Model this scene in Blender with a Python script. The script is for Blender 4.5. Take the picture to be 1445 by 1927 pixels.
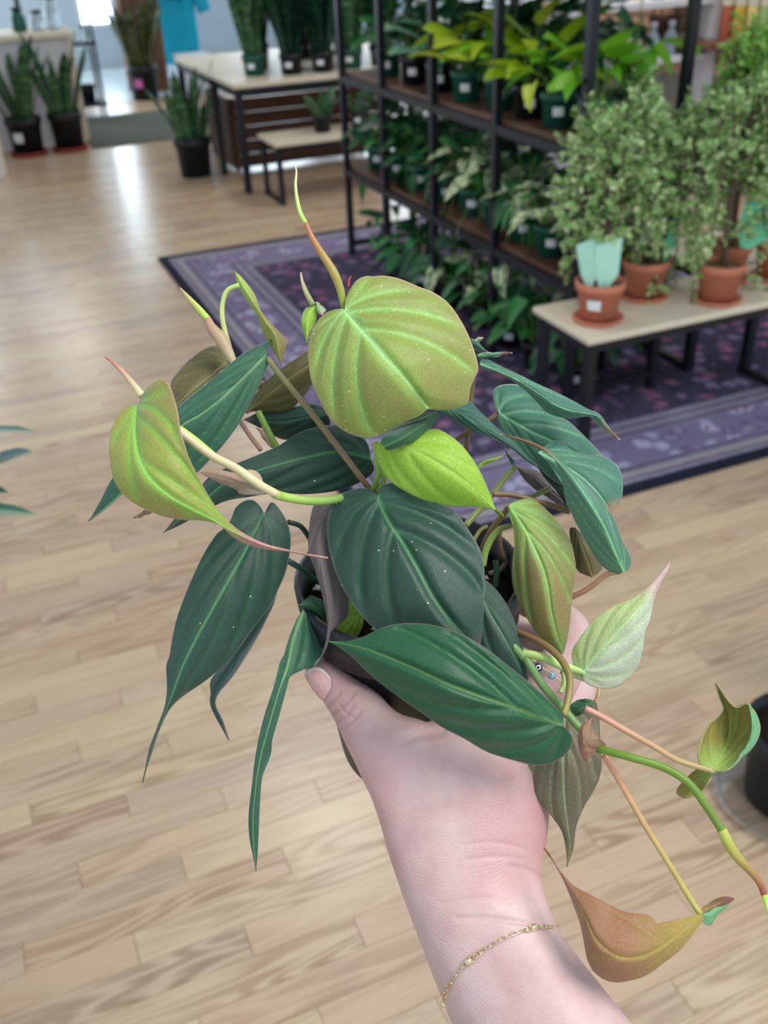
import bpy, math, random
import numpy as np
from mathutils import Vector, Matrix, Euler
from mathutils.bvhtree import BVHTree

# ------------------------------------------------------------------ scene, camera, world, light
for o in list(bpy.data.objects):
    bpy.data.objects.remove(o)
scene = bpy.context.scene
COL = scene.collection
random.seed(11)
RNG = np.random.RandomState(7)

W, H, FPX = 1445.0, 1927.0, 1800.0
CX, CY = W / 2, H / 2
CAM = np.array([0.0, 0.0, 1.45])
# rows: world X, Y, Z expressed in the camera's axes (from the vanishing points of shelf, rug and posts)
RW = np.array([[0.9195043, 0.23662187, -0.31388203],
               [-0.39123532, 0.4736468, -0.78904603],
               [-0.03803633, 0.84833295, 0.5280951]])
cam_data = bpy.data.cameras.new('camera')
cam = bpy.data.objects.new('camera', cam_data)
COL.objects.link(cam)
cam.matrix_world = Matrix([[*RW[0], CAM[0]], [*RW[1], CAM[1]], [*RW[2], CAM[2]], [0, 0, 0, 1]])
cam_data.sensor_fit = 'VERTICAL'
cam_data.sensor_height = 36.0
cam_data.sensor_width = 27.0
cam_data.lens = FPX / H * 36.0
cam_data.clip_start = 0.02
cam_data.clip_end = 200
cam_data.dof.use_dof = True
cam_data.dof.focus_distance = 0.37
cam_data.dof.aperture_fstop = 14.0
scene.camera = cam

vs = scene.view_settings
vs.view_transform = 'Standard'
vs.look = 'None'
vs.gamma = 1.0
vs.use_curve_mapping = False
vs.exposure = 0.68

world = bpy.data.worlds.new('daylight')
scene.world = world
world.use_nodes = True
bg = world.node_tree.nodes['Background']
bg.inputs['Color'].default_value = (0.76, 0.89, 1.0, 1)
bg.inputs['Strength'].default_value = 0.60


def area_light(name, loc, size, size_y, power, color=(1, 1, 1), rot=(0, 0, 0)):
    l = bpy.data.lights.new(name, 'AREA')
    l.shape = 'RECTANGLE'
    l.size, l.size_y = size, size_y
    l.energy = power
    l.color = color
    o = bpy.data.objects.new(name, l)
    COL.objects.link(o)
    o.location = loc
    o.rotation_euler = rot
    return o

# ------------------------------------------------------------------ helpers


def ray(x, y):
    return RW @ np.array([(x - CX) / FPX, -(y - CY) / FPX, -1.0])


def at(x, y, d):
    """a point seen at photograph pixel x, y at depth d metres"""
    return CAM + ray(x, y) * d


def at_many(px, d):
    px = np.asarray(px, float)
    q = np.stack([(px[:, 0] - CX) / FPX, -(px[:, 1] - CY) / FPX, -np.ones(len(px))], 1)
    return CAM + (q @ RW.T) * np.asarray(d)[:, None]


def at_z(x, y, z):
    r = ray(x, y)
    return CAM + r * (z - CAM[2]) / r[2]


def at_x(x, y, X):
    r = ray(x, y)
    return CAM + r * X / r[0]


def at_y(x, y, Y):
    r = ray(x, y)
    return CAM + r * Y / r[1]


def srgb(r, g, b):
    def f(c):
        c /= 255.0
        return c / 12.92 if c <= 0.04045 else ((c + 0.055) / 1.055) ** 2.4
    return (f(r), f(g), f(b), 1.0)


class MB:
    """collects faces; build() links them as one mesh object"""

    def __init__(s):
        s.v, s.f, s.m = [], [], []

    def add(s, verts, faces, mi=0):
        b = len(s.v)
        s.v += [tuple(map(float, p)) for p in verts]
        s.f += [tuple(i + b for i in f) for f in faces]
        s.m += [mi] * len(faces)
        return s

    def box(s, c, size, rz=0.0, mi=0, rot=None):
        x, y, z = [k / 2 for k in size]
        R = rot if rot is not None else Matrix.Rotation(rz, 3, 'Z')
        vs_ = [Vector(c) + R @ Vector(p) for p in ((-x, -y, -z), (x, -y, -z), (x, y, -z), (-x, y, -z), (-x, -y, z), (x, -y, z), (x, y, z), (-x, y, z))]
        return s.add(vs_, [(0, 3, 2, 1), (4, 5, 6, 7), (0, 1, 5, 4), (1, 2, 6, 5), (2, 3, 7, 6), (3, 0, 4, 7)], mi)

    def span(s, a, b, mi=0):
        return s.box([(a[i] + b[i]) / 2 for i in range(3)], [abs(b[i] - a[i]) for i in range(3)], mi=mi)

    def lathe(s, prof, c=(0, 0, 0), n=24, mi=0, R=None):
        vs_, fs = [], []
        for (r, z) in prof:
            for k in range(n):
                a = 2 * math.pi * k / n
                p = Vector((r * math.cos(a), r * math.sin(a), z))
                if R is not None:
                    p = R @ p
                vs_.append(p + Vector(c))
        for j in range(len(prof) - 1):
            for k in range(n):
                k2 = (k + 1) % n
                fs.append((j * n + k, j * n + k2, (j + 1) * n + k2, (j + 1) * n + k))
        return s.add(vs_, fs, mi)

    def tube(s, pts, rad, n=8, mi=0, cap=True, flat=None):
        pts = [Vector(p) for p in pts]
        if isinstance(rad, (int, float)):
            rad = [rad] * len(pts)
        vs_, fs = [], []
        up = None
        for i, p in enumerate(pts):
            t = (pts[min(i + 1, len(pts) - 1)] - pts[max(i - 1, 0)])
            t = t.normalized() if t.length > 1e-9 else Vector((0, 0, 1))
            if up is None:
                up = t.orthogonal().normalized()
            up = (up - t * up.dot(t))
            up = up.normalized() if up.length > 1e-6 else t.orthogonal().normalized()
            sd = t.cross(up)
            for k in range(n):
                a = 2 * math.pi * k / n
                vs_.append(p + (up * math.cos(a) + sd * math.sin(a) * (flat or 1)) * rad[i])
        for i in range(len(pts) - 1):
            for k in range(n):
                k2 = (k + 1) % n
                fs.append((i * n + k, i * n + k2, (i + 1) * n + k2, (i + 1) * n + k))
        if cap:
            fs.append(tuple(reversed(range(n))))
            fs.append(tuple(range((len(pts) - 1) * n, len(pts) * n)))
        return s.add(vs_, fs, mi)

    def mesh(s, name, mats, smooth=False):
        me = bpy.data.meshes.new(name)
        me.from_pydata(s.v, [], s.f)
        for m in (mats if isinstance(mats, (list, tuple)) else [mats]):
            me.materials.append(m)
        if any(s.m):
            me.polygons.foreach_set('material_index', s.m)
        if smooth:
            me.polygons.foreach_set('use_smooth', [True] * len(me.polygons))
        me.update()
        return me

    def build(s, name, mats, parent=None, smooth=False, bevel=0.0, loc=None):
        """loc: world point used as origin (vertices given in world space)"""
        if loc is not None:
            s.v = [(p[0] - loc[0], p[1] - loc[1], p[2] - loc[2]) for p in s.v]
        o = link(name, s.mesh(name, mats, smooth), parent)
        if loc is not None:
            o.location = Vector(loc) - (root_loc(parent) if parent else Vector())
        if bevel:
            m = o.modifiers.new('bevel', 'BEVEL')
            m.width = bevel
            m.segments = 2
            m.limit_method = 'ANGLE'
        return o


def root_loc(p):
    v = Vector()
    while p is not None:
        v += p.location
        p = p.parent
    return v


def link(name, data, parent=None):
    o = bpy.data.objects.new(name, data)
    COL.objects.link(o)
    if parent is not None:
        o.parent = parent
    return o


def tag(o, label=None, cat=None, group=None, kind=None):
    if label:
        o['label'] = label
    if cat:
        o['category'] = cat
    if group:
        o['group'] = group
    if kind:
        o['kind'] = kind
    return o


def thing(name, label, cat, loc=(0, 0, 0), rz=0.0, group=None):
    o = link(name, None)
    o.empty_display_size = 0.05
    o.location = loc
    o.rotation_euler = (0, 0, rz)
    return tag(o, label, cat, group)

# ---- node helpers


class NT:
    def __init__(s, mat):
        s.t = mat.node_tree
        s.t.nodes.clear()

    def n(s, typ, **kw):
        nd = s.t.nodes.new(typ)
        for k, v in kw.items():
            if k.startswith('i_'):
                key = k[2:].replace('_', ' ')
                s.set(nd.inputs[key] if key in nd.inputs else nd.inputs[int(key)], v)
            else:
                setattr(nd, k, v)
        return nd

    def set(s, sock, v):
        if isinstance(v, bpy.types.NodeSocket):
            s.t.links.new(v, sock)
        else:
            sock.default_value = v

    def m(s, op, a, b=0.0, c=0.0, clamp=False):
        nd = s.t.nodes.new('ShaderNodeMath')
        nd.operation = op
        nd.use_clamp = clamp
        for i, v in enumerate((a, b, c)):
            s.set(nd.inputs[i], v)
        return nd.outputs[0]

    def mix(s, f, a, b, mode='MIX'):
        nd = s.t.nodes.new('ShaderNodeMix')
        nd.data_type = 'RGBA'
        nd.blend_type = mode
        s.set(nd.inputs[0], f)
        s.set(nd.inputs[6], a)
        s.set(nd.inputs[7], b)
        return nd.outputs[2]

    def ramp(s, f, stops, interp='LINEAR'):
        nd = s.t.nodes.new('ShaderNodeValToRGB')
        cr = nd.color_ramp
        cr.interpolation = interp
        while len(cr.elements) < len(stops):
            cr.elements.new(0.5)
        for e, (p, c) in zip(cr.elements, stops):
            e.position = p
            e.color = c if len(c) == 4 else (*c, 1)
        s.set(nd.inputs[0], f)
        return nd.outputs[0]

    def attr(s, name):
        nd = s.t.nodes.new('ShaderNodeAttribute')
        nd.attribute_name = name
        return nd.outputs['Fac']

    def noise(s, vec, scale, detail=2.0, rough=0.5, dist=0.0, out=0):
        nd = s.n('ShaderNodeTexNoise')
        if vec is not None:
            s.set(nd.inputs['Vector'], vec)
        nd.inputs['Scale'].default_value = scale
        nd.inputs['Detail'].default_value = detail
        nd.inputs['Roughness'].default_value = rough
        nd.inputs['Distortion'].default_value = dist
        return nd.outputs[out]

    def scale(s, vec, sc, loc=(0, 0, 0)):
        nd = s.n('ShaderNodeMapping')
        s.set(nd.inputs['Vector'], vec)
        nd.inputs['Scale'].default_value = sc
        nd.inputs['Location'].default_value = loc
        return nd.outputs[0]

    def bsdf(s, color, rough=0.5, spec=0.5, metal=0.0, bump=None, bump_s=0.2, bump_d=0.01, sheen=0.0, sheen_tint=(1, 1, 1, 1), transl=0.0, transl_col=None, sss=0.0, coat=0.0, trans=0.0, ior=1.45):
        p = s.n('ShaderNodeBsdfPrincipled')
        s.set(p.inputs['Base Color'], color)
        s.set(p.inputs['Roughness'], rough)
        s.set(p.inputs['Specular IOR Level'], spec)
        s.set(p.inputs['Metallic'], metal)
        p.inputs['IOR'].default_value = ior
        if trans:
            p.inputs['Transmission Weight'].default_value = trans
        if coat:
            p.inputs['Coat Weight'].default_value = coat
            p.inputs['Coat Roughness'].default_value = 0.2
        if sheen:
            p.inputs['Sheen Weight'].default_value = sheen
            p.inputs['Sheen Roughness'].default_value = 0.4
            p.inputs['Sheen Tint'].default_value = sheen_tint
        if sss:
            p.inputs['Subsurface Weight'].default_value = sss
            p.inputs['Subsurface Radius'].default_value = (0.008, 0.003, 0.0015)
            p.inputs['Subsurface Scale'].default_value = 1.0
        if bump is not None:
            b = s.n('ShaderNodeBump')
            s.set(b.inputs['Height'], bump)
            b.inputs['Strength'].default_value = bump_s
            b.inputs['Distance'].default_value = bump_d
            s.t.links.new(b.outputs[0], p.inputs['Normal'])
        out = s.n('ShaderNodeOutputMaterial')
        sh = p.outputs[0]
        if transl:
            tr = s.n('ShaderNodeBsdfTranslucent')
            s.set(tr.inputs['Color'], transl_col if transl_col is not None else color)
            mx = s.n('ShaderNodeMixShader')
            mx.inputs[0].default_value = transl
            s.t.links.new(sh, mx.inputs[1])
            s.t.links.new(tr.outputs[0], mx.inputs[2])
            sh = mx.outputs[0]
        s.t.links.new(sh, out.inputs[0])
        return p


def new_mat(name):
    m = bpy.data.materials.new(name)
    m.use_nodes = True
    return m, NT(m)


def plain(name, color, rough=0.5, spec=0.4, metal=0.0, var=0.12, scale=6.0, coat=0.0, trans=0.0, bump=0.0):
    m, t = new_mat(name)
    co = t.n('ShaderNodeTexCoord').outputs['Object']
    nz = t.noise(co, scale, 3)
    f = t.m('MULTIPLY_ADD', nz, 2 * var, 1 - var)
    c = t.mix(1.0, color, f, 'MULTIPLY')
    t.bsdf(c, rough, spec, metal, coat=coat, trans=trans, bump=nz if bump else None, bump_s=bump)
    return m


def emissive(name, color, strength):
    m, t = new_mat(name)
    e = t.n('ShaderNodeEmission')
    e.inputs[0].default_value = color
    e.inputs[1].default_value = strength
    o = t.n('ShaderNodeOutputMaterial')
    t.t.links.new(e.outputs[0], o.inputs[0])
    return m
# ------------------------------------------------------------------ plain materials
M = {}
M['black_metal'] = plain('black_metal', srgb(20, 23, 32), 0.45, 0.5)
M['black_pot'] = plain('black_pot', srgb(24, 27, 32), 0.42, 0.5)
M['pot_black_inner'] = plain('pot_black_inner', srgb(12, 13, 15), 0.35, 0.5)
M['green_pot'] = plain('green_pot', srgb(28, 92, 76), 0.4, 0.5)
M['terracotta'] = plain('terracotta', srgb(204, 130, 104), 0.75, 0.25, var=0.08, scale=25)
M['red_saucer'] = plain('red_saucer', srgb(150, 62, 50), 0.6)
M['soil'] = plain('soil', srgb(38, 30, 24), 0.95, 0.1, var=0.5, scale=90, bump=0.8)
M['soil_light'] = plain('soil_light', srgb(128, 100, 74), 0.95, 0.1, var=0.3, scale=60, bump=0.5)
M['white'] = plain('white_paint', srgb(232, 232, 238), 0.55, var=0.03)
M['cream'] = plain('cream_card', srgb(225, 215, 196), 0.7, var=0.05)
M['label_white'] = plain('label_white', srgb(238, 242, 248), 0.4, var=0.03)
M['pink'] = plain('pink_label', srgb(214, 120, 190), 0.5)
M['mint'] = plain('mint_tag', srgb(190, 245, 226), 0.45, var=0.06, scale=30)
M['mint_deep'] = plain('mint_tag_deep', srgb(120, 226, 184), 0.4, var=0.08, scale=30)
M['oak'] = plain('pale_oak', srgb(224, 212, 190), 0.45, var=0.06, scale=10)
M['walnut'] = plain('walnut_board', srgb(104, 72, 54), 0.5, var=0.25, scale=9)
M['crate'] = plain('crate_wood', srgb(86, 58, 46), 0.6, var=0.2)
M['twig'] = plain('twig', srgb(112, 88, 78), 0.8, var=0.25, scale=40)
M['twig_red'] = plain('twig_red', srgb(74, 48, 46), 0.8, var=0.25, scale=40)
M['shirt'] = plain('turquoise_cotton', srgb(44, 176, 208), 0.9, 0.1, var=0.12, scale=7)
M['print_ink'] = plain('print_ink', srgb(26, 118, 150), 0.9, 0.1)
M['clear'] = plain('clear_plastic', (0.93, 0.96, 0.97, 1), 0.06, 0.5, var=0.0, trans=0.98)
M['glass_blue'] = plain('pale_glass', srgb(196, 214, 226), 0.15, 0.5, var=0.08, trans=0.35)
M['kraft'] = plain('kraft_paper', srgb(190, 152, 120), 0.8, var=0.12)
M['grey_mat'] = plain('grey_mat', srgb(108, 112, 102), 0.95, 0.05, var=0.18, scale=120, bump=0.4)
M['gold'] = plain('gold', (0.90, 0.74, 0.46, 1), 0.22, 0.5, metal=1.0, var=0.05)
M['stem_green'] = plain('stem_pale_green', srgb(120, 160, 80), 0.5, var=0.15, scale=60)


def wood_post_mat():
    m, t = new_mat('rough_post_wood')
    co = t.n('ShaderNodeTexCoord').outputs['Object']
    g = t.noise(t.scale(co, (14, 14, 1.2)), 1.0, 4)
    c = t.ramp(g, [(0.3, srgb(58, 42, 36)), (0.5, srgb(108, 80, 64)), (0.7, srgb(150, 112, 86))])
    t.bsdf(c, 0.75, 0.2, bump=g, bump_s=0.4)
    return m


M['post_wood'] = wood_post_mat()

# ------------------------------------------------------------------ floor
PW, PL, PY0 = 0.063, 0.46, 0.040


def floor_mat():
    m, t = new_mat('laminate_oak')
    pos = t.n('ShaderNodeNewGeometry').outputs['Position']
    sx = t.n('ShaderNodeSeparateXYZ')
    t.set(sx.inputs[0], pos)
    x, y = sx.outputs[0], sx.outputs[1]
    row = t.m('FLOOR', t.m('DIVIDE', t.m('SUBTRACT', y, PY0), PW))
    off = t.m('MULTIPLY', t.m('FRACT', t.m('MULTIPLY', row, 0.618034)), PL)
    col = t.m('FLOOR', t.m('DIVIDE', t.m('SUBTRACT', x, off), PL))
    cid = t.n('ShaderNodeCombineXYZ')
    t.set(cid.inputs[0], row)
    t.set(cid.inputs[1], col)
    wn = t.n('ShaderNodeTexWhiteNoise', noise_dimensions='3D')
    t.set(wn.inputs['Vector'], cid.outputs[0])
    ofs = t.n('ShaderNodeVectorMath', operation='MULTIPLY_ADD')
    t.set(ofs.inputs[0], wn.outputs['Color'])
    ofs.inputs[1].default_value = (13, 13, 13)
    t.set(ofs.inputs[2], pos)
    v = ofs.outputs[0]
    big = t.noise(t.scale(v, (1.6, 15, 1)), 1.0, 2.0, 0.45, 0.25)
    rings = t.m('SINE', t.m('MULTIPLY', big, 62.0))
    rings = t.m('MULTIPLY_ADD', rings, 0.5, 0.5)
    mask = t.noise(t.scale(v, (1.1, 5, 1)), 1.0, 1.0)
    mask = t.m('MULTIPLY', t.m('SUBTRACT', mask, 0.36), 3.0, clamp=True)
    fine = t.noise(t.scale(v, (9, 210, 1)), 1.0, 3.0, 0.6)
    blotch = t.noise(t.scale(v, (2.5, 9, 1)), 1.0, 2.0)
    tone = t.ramp(wn.outputs['Value'], [(0.0, srgb(196, 164, 136)), (0.22, srgb(210, 180, 148)), (0.45, srgb(200, 168, 144)), (0.65, srgb(214, 190, 154)), (0.85, srgb(190, 164, 144)), (1.0, srgb(210, 182, 154))])
    dark = t.mix(1.0, tone, (0.68, 0.63, 0.61, 1), 'MULTIPLY')
    light = t.mix(0.25, tone, srgb(232, 212, 184))
    c = t.mix(t.m('MULTIPLY', rings, mask), light, dark)
    c = t.mix(t.m('MULTIPLY', t.m('SUBTRACT', fine, 0.45), 1.1, clamp=True), c, dark)
    c = t.mix(t.m('MULTIPLY', t.m('SUBTRACT', blotch, 0.45), 1.1, clamp=True), c, t.mix(0.5, tone, srgb(200, 160, 136)))
    t.bsdf(c, t.m('MULTIPLY_ADD', fine, 0.10, 0.20), 0.5, bump=fine, bump_s=0.04, bump_d=0.002)
    return m


M['laminate'] = floor_mat()
M['groove'] = plain('floor_groove', srgb(120, 92, 70), 0.7)

mb = MB()
mb.span((-4.0, -2.0, -0.05), (7.0, 10.35, -0.0030))
floor = tag(mb.build('floor', M['groove']), kind='structure')

def plank_geo(x0, x1, y0, y1):
    g = 0.00022
    x0, x1, y0, y1 = x0 + g, x1 - g, y0 + g, y1 - g
    b = 0.0004
    return ([(x0, y0, -0.003), (x1, y0, -0.003), (x1, y1, -0.003), (x0, y1, -0.003), (x0 + b, y0 + b, 0), (x1 - b, y0 + b, 0), (x1 - b, y1 - b, 0), (x0 + b, y1 - b, 0)],
            [(4, 5, 6, 7), (0, 1, 5, 4), (1, 2, 6, 5), (2, 3, 7, 6), (3, 0, 4, 7)])


def in_view(x, y):
    q = RW.T @ (np.array([x, y, 0.0]) - CAM)
    if q[2] > -0.05:
        return False
    u, w = CX + FPX * q[0] / -q[2], CY - FPX * q[1] / -q[2]
    return -60 < u < W + 60 and -60 < w < H + 60


cells = []
for r in range(int((-2.0 - PY0) / PW), int((10.35 - PY0) / PW)):
    off = ((r * 0.618034) % 1.0) * PL
    y0 = PY0 + r * PW
    for c in range(-10, 17):
        x0 = c * PL + off
        if x0 < -4 or x0 + PL > 7:
            continue
        seen = any(in_view(x0 + PL * k, y0 + PW * j) for k in (0, 0.5, 1) for j in (0, 1))
        cells.append((not seen, (x0 + PL / 2) ** 2 + (y0) ** 2, x0, y0))
cells.sort()
b = MB()
b.add(*plank_geo(-PL / 2, PL / 2, -PW / 2, PW / 2))
plank_mesh = b.mesh('plank', M['laminate'])
rest = MB()
for i, (ns, d, x0, y0) in enumerate(cells):
    if i < 300 and not ns:
        o = link('plank', plank_mesh, floor)
        o.location = (x0 + PL / 2, y0 + PW / 2, 0)
    else:
        rest.add(*plank_geo(x0, x0 + PL, y0, y0 + PW))
tag(rest.build('planks', M['laminate'], floor), kind='stuff')

# the paler floor of the room beyond
m, t = new_mat('pale_tile')
co = t.n('ShaderNodeNewGeometry').outputs['Position']
nz = t.noise(co, 1.5, 3)
t.bsdf(t.ramp(nz, [(0.3, srgb(176, 192, 198)), (0.7, srgb(206, 218, 222))]), 0.25, 0.5)
M['pale_tile'] = m
mb = MB()
mb.span((-4, 10.35, -0.05), (7, 14.0, 0.0))
tag(mb.build('floor_far_room', M['pale_tile']), kind='structure')

# back wall with glazed bays: the bright panes are the shop's daylight windows
M['wall_paint'] = plain('wall_paint', srgb(184, 198, 208), 0.8, var=0.05)
M['daylight_pane'] = emissive('daylight_pane', (0.72, 0.88, 1.0, 1), 5.0)
YB = 13.2
bays = [(-3.2, -1.9, 0.15, 2.5), (-1.5, -0.2, 0.15, 2.5), (0.1, 0.65, 0.2, 2.5), (1.62, 2.06, 0.45, 2.35), (2.42, 2.62, 0.45, 2.5), (3.4, 4.4, 0.9, 2.4), (4.9, 6.2, 0.9, 2.4)]
mb = MB()
xs = -4.0
for (a, bb, z0, z1) in bays:
    mb.span((xs, YB, 0), (a, YB + 0.12, 3.2))
    mb.span((a, YB, 0), (bb, YB + 0.12, z0))
    mb.span((a, YB, z1), (bb, YB + 0.12, 3.2))
    xs = bb
mb.span((xs, YB, 0), (7, YB + 0.12, 3.2))
tag(mb.build('wall_back', M['wall_paint']), kind='structure')
for i, (a, bb, z0, z1) in enumerate(bays):
    f = MB()
    for (p, q) in (((a, z0), (a + 0.04, z1)), ((bb - 0.04, z0), (bb, z1)), ((a, z0), (bb, z0 + 0.04)), ((a, z1 - 0.04), (bb, z1))):
        f.span((p[0], YB - 0.01, p[1]), (q[0], YB + 0.08, q[1]))
    zc = z0 + (z1 - z0) * 0.62
    f.span((a, YB, zc - 0.02), (bb, YB + 0.07, zc + 0.02))
    wdw = tag(f.build('window_%d' % (i + 1), M['white']), kind='structure')
    g = MB()
    g.span((a + 0.04, YB + 0.03, z0 + 0.04), (bb - 0.04, YB + 0.04, zc - 0.02))
    g.build('pane', M['daylight_pane'], wdw)
    g = MB()
    g.span((a + 0.04, YB + 0.03, zc + 0.02), (bb - 0.04, YB + 0.04, z1 - 0.04))
    g.build('pane', M['daylight_pane'], wdw)

# ceiling: the shop lies deeper under it, the viewer stands near the open glazed front
M['ceiling_paint'] = plain('ceiling_paint', srgb(196, 196, 194), 0.9, var=0.03)
tag(MB().span((-4, 1.45, 3.25), (7, 13.4, 3.35)).build('ceiling', M['ceiling_paint']), kind='structure')

# ceiling lamps over the shop; the one behind the viewer is an added soft key
M['lamp_panel'] = emissive('lamp_panel', (1.0, 0.97, 0.92, 1), 3.0)
lamp_spots = [(0.75, -0.45, 'behind the viewer as an added key light', 17), (-0.55, 11.3, 'over the far room at the left', 8), (0.72, 11.3, 'over the far room', 8), (1.0, 3.6, 'over the purple rug', 6), (1.9, 7.6, 'over the display table', 4), (3.2, 4.6, 'over the brick wall corner', 12)]
for (lx, ly, wh, pw) in lamp_spots:
    th = thing('ceiling_lamp', 'flat white ceiling lamp hanging ' + wh, 'ceiling lamp', (lx, ly, 2.8), group='ceiling lamps')
    f = MB()
    for (sx_, sy_, ww, hh) in ((-0.3, 0, 0.02, 1.22), (0.3, 0, 0.02, 1.22), (0, -0.6, 0.6, 0.02), (0, 0.6, 0.6, 0.02)):
        f.box((sx_, sy_, 0.03), (ww, hh, 0.08))
    f.box((0, 0, 0.07), (0.6, 1.2, 0.01))
    f.build('housing', M['white'], th)
    f = MB()
    f.box((0, 0, 0.01), (0.56, 1.16, 0.006))
    f.build('diffuser', M['lamp_panel'], th)
    f = MB()
    for s in (-0.45, 0.45):
        f.tube([(0, s, 0.07), (0, s, 0.5)], 0.006, 6)
    f.build('suspension_rods', M['black_metal'], th)
    l = area_light('lamp_light', (0, 0, -0.01), 0.55, 1.15, pw, (1.0, 0.98, 0.97))
    l.parent = th

# ------------------------------------------------------------------ rug
RX0, RY0, RX1, RY1 = 0.80, 1.95, 3.25, 4.93


def rug_mat():
    m, t = new_mat('purple_persian_rug')
    pos = t.n('ShaderNodeNewGeometry').outputs['Position']
    sx = t.n('ShaderNodeSeparateXYZ')
    t.set(sx.inputs[0], pos)
    x, y = sx.outputs[0], sx.outputs[1]
    e = t.m('MINIMUM', t.m('MINIMUM', t.m('SUBTRACT', x, RX0), t.m('SUBTRACT', RX1, x)), t.m('MINIMUM', t.m('SUBTRACT', y, RY0), t.m('SUBTRACT', RY1, y)))
    wob = t.noise(pos, 30, 2)
    e = t.m('ADD', e, t.m('MULTIPLY', t.m('SUBTRACT', wob, 0.5), 0.012))
    navy, lav, pale, plum, cream, red = srgb(54, 52, 70), srgb(134, 124, 156), srgb(152, 148, 166), srgb(86, 70, 98), srgb(178, 170, 172), srgb(140, 40, 84)
    band = t.ramp(t.m('DIVIDE', e, 0.6), [(0.0, navy), (0.045, pale), (0.075, plum), (0.09, cream), (0.125, pale), (0.155, navy), (0.17, lav), (0.48, navy), (0.495, pale), (0.545, plum), (0.565, pale), (0.62, navy), (0.64, navy)], 'CONSTANT')
    vo = t.n('ShaderNodeTexVoronoi', feature='F1')
    wv_ = t.n('ShaderNodeVectorMath', operation='MULTIPLY_ADD')
    t.set(wv_.inputs[0], t.noise(pos, 26, 3, out=1))
    wv_.inputs[1].default_value = (0.055, 0.055, 0.0)
    t.set(wv_.inputs[2], pos)
    t.set(vo.inputs['Vector'], wv_.outputs[0])
    vo.inputs['Scale'].default_value = 14.5
    vo.inputs['Randomness'].default_value = 0.85
    d = vo.outputs['Distance']
    rnd = t.n('ShaderNodeSeparateColor')
    t.set(rnd.inputs[0], vo.outputs['Color'])
    petal = t.n('ShaderNodeTexVoronoi', feature='F1')
    t.set(petal.inputs['Vector'], pos)
    petal.inputs['Scale'].default_value = 55
    # border rosettes
    inb = t.m('MULTIPLY', t.m('GREATER_THAN', e, 0.115), t.m('LESS_THAN', e, 0.275))
    ros = t.ramp(d, [(0.0, red), (0.16, red), (0.20, srgb(196, 194, 214)), (0.42, srgb(176, 176, 208)), (0.5, lav), (1, lav)])
    ros = t.mix(t.m('LESS_THAN', rnd.outputs[0], 0.35), ros, t.ramp(d, [(0, srgb(112, 66, 110)), (0.2, srgb(170, 166, 190)), (0.35, srgb(110, 84, 130)), (0.5, lav), (1, lav)]))
    c = t.mix(inb, band, ros)
    # field
    inf = t.m('GREATER_THAN', e, 0.385)
    fl = t.ramp(d, [(0.0, srgb(206, 196, 196)), (0.14, srgb(160, 92, 120)), (0.36, srgb(126, 88, 122)), (0.44, navy), (1, navy)])
    fl = t.mix(t.m('LESS_THAN', rnd.outputs[1], 0.5), fl, t.ramp(d, [(0, srgb(110, 44, 88)), (0.25, srgb(150, 140, 170)), (0.42, srgb(70, 52, 92)), (0.55, navy), (1, navy)]))
    fl = t.mix(t.m('MULTIPLY', t.m('LESS_THAN', petal.outputs['Distance'], 0.3), 0.35), fl, srgb(128, 104, 138))
    c = t.mix(inf, c, fl)
    fade = t.noise(pos, 5, 3)
    c = t.mix(t.m('MULTIPLY', fade, 0.42), c, srgb(112, 104, 134))
    streak = t.noise(t.scale(pos, (160, 40, 1)), 1.0, 2)
    c = t.mix(1.0, c, t.m('MULTIPLY_ADD', streak, 0.6, 0.72), 'MULTIPLY')
    t.bsdf(c, 0.95, 0.1, bump=streak, bump_s=0.5, bump_d=0.004)
    return m


M['rug'] = rug_mat()
M['rug_binding'] = plain('rug_binding', srgb(38, 42, 58), 0.9, 0.1)
rug = thing('rug', 'purple and navy persian rug with floral border under the shelf and bench', 'rug', (RX0, RY0, 0))
mb = MB()
mb.span((RX0 + 0.015, RY0 + 0.015, 0.0005), (RX1 - 0.015, RY1 - 0.015, 0.008))
mb.build('pile', M['rug'], rug, loc=(RX0, RY0, 0))
mb = MB()
loop = [(RX0, RY0), (RX1, RY0), (RX1, RY1), (RX0, RY1)]
for i in range(4):
    a, c2 = loop[i], loop[(i + 1) % 4]
    mb.tube([(a[0], a[1], 0.006), (c2[0], c2[1], 0.006)], 0.012, 8, flat=0.45) if False else mb.span((min(a[0], c2[0]) - 0.018, min(a[1], c2[1]) - 0.018, 0.0), (max(a[0], c2[0]) + 0.018, max(a[1], c2[1]) + 0.018, 0.0105))
mb.build('binding', M['rug_binding'], rug, loc=(RX0, RY0, 0))

# ------------------------------------------------------------------ generic leaves for the shop plants


def heart_leaf_mesh(name, mat, wid=0.42, fold=0.25, droop=0.35, twist=0.0, rows=6, pointy=1.0):
    vs_, fs = [], []
    for j in range(rows + 1):
        tt = j / rows
        w = wid * (math.sin(math.pi * min(1, tt ** 0.62 + 0.0)) ** 0.8) * (1 - 0.25 * tt * pointy) if 0 < tt < 1 else 0.0
        back = -0.12 * math.sin(math.pi * min(tt * 1.6, 1.0)) if tt < 0.6 else 0
        for s in (-1, -0.5, 0, 0.5, 1):
            x = s * w
            y = tt + back * abs(s) * 1.2
            z = abs(s) * w * fold - droop * tt * tt + twist * s * tt * 0.2
            vs_.append((x, y, z))
    for j in range(rows):
        for k in range(4):
            a = j * 5 + k
            fs.append((a, a + 1, a + 6, a + 5))
    b = MB().add(vs_, fs)
    return b.mesh(name, mat, True)


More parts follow.
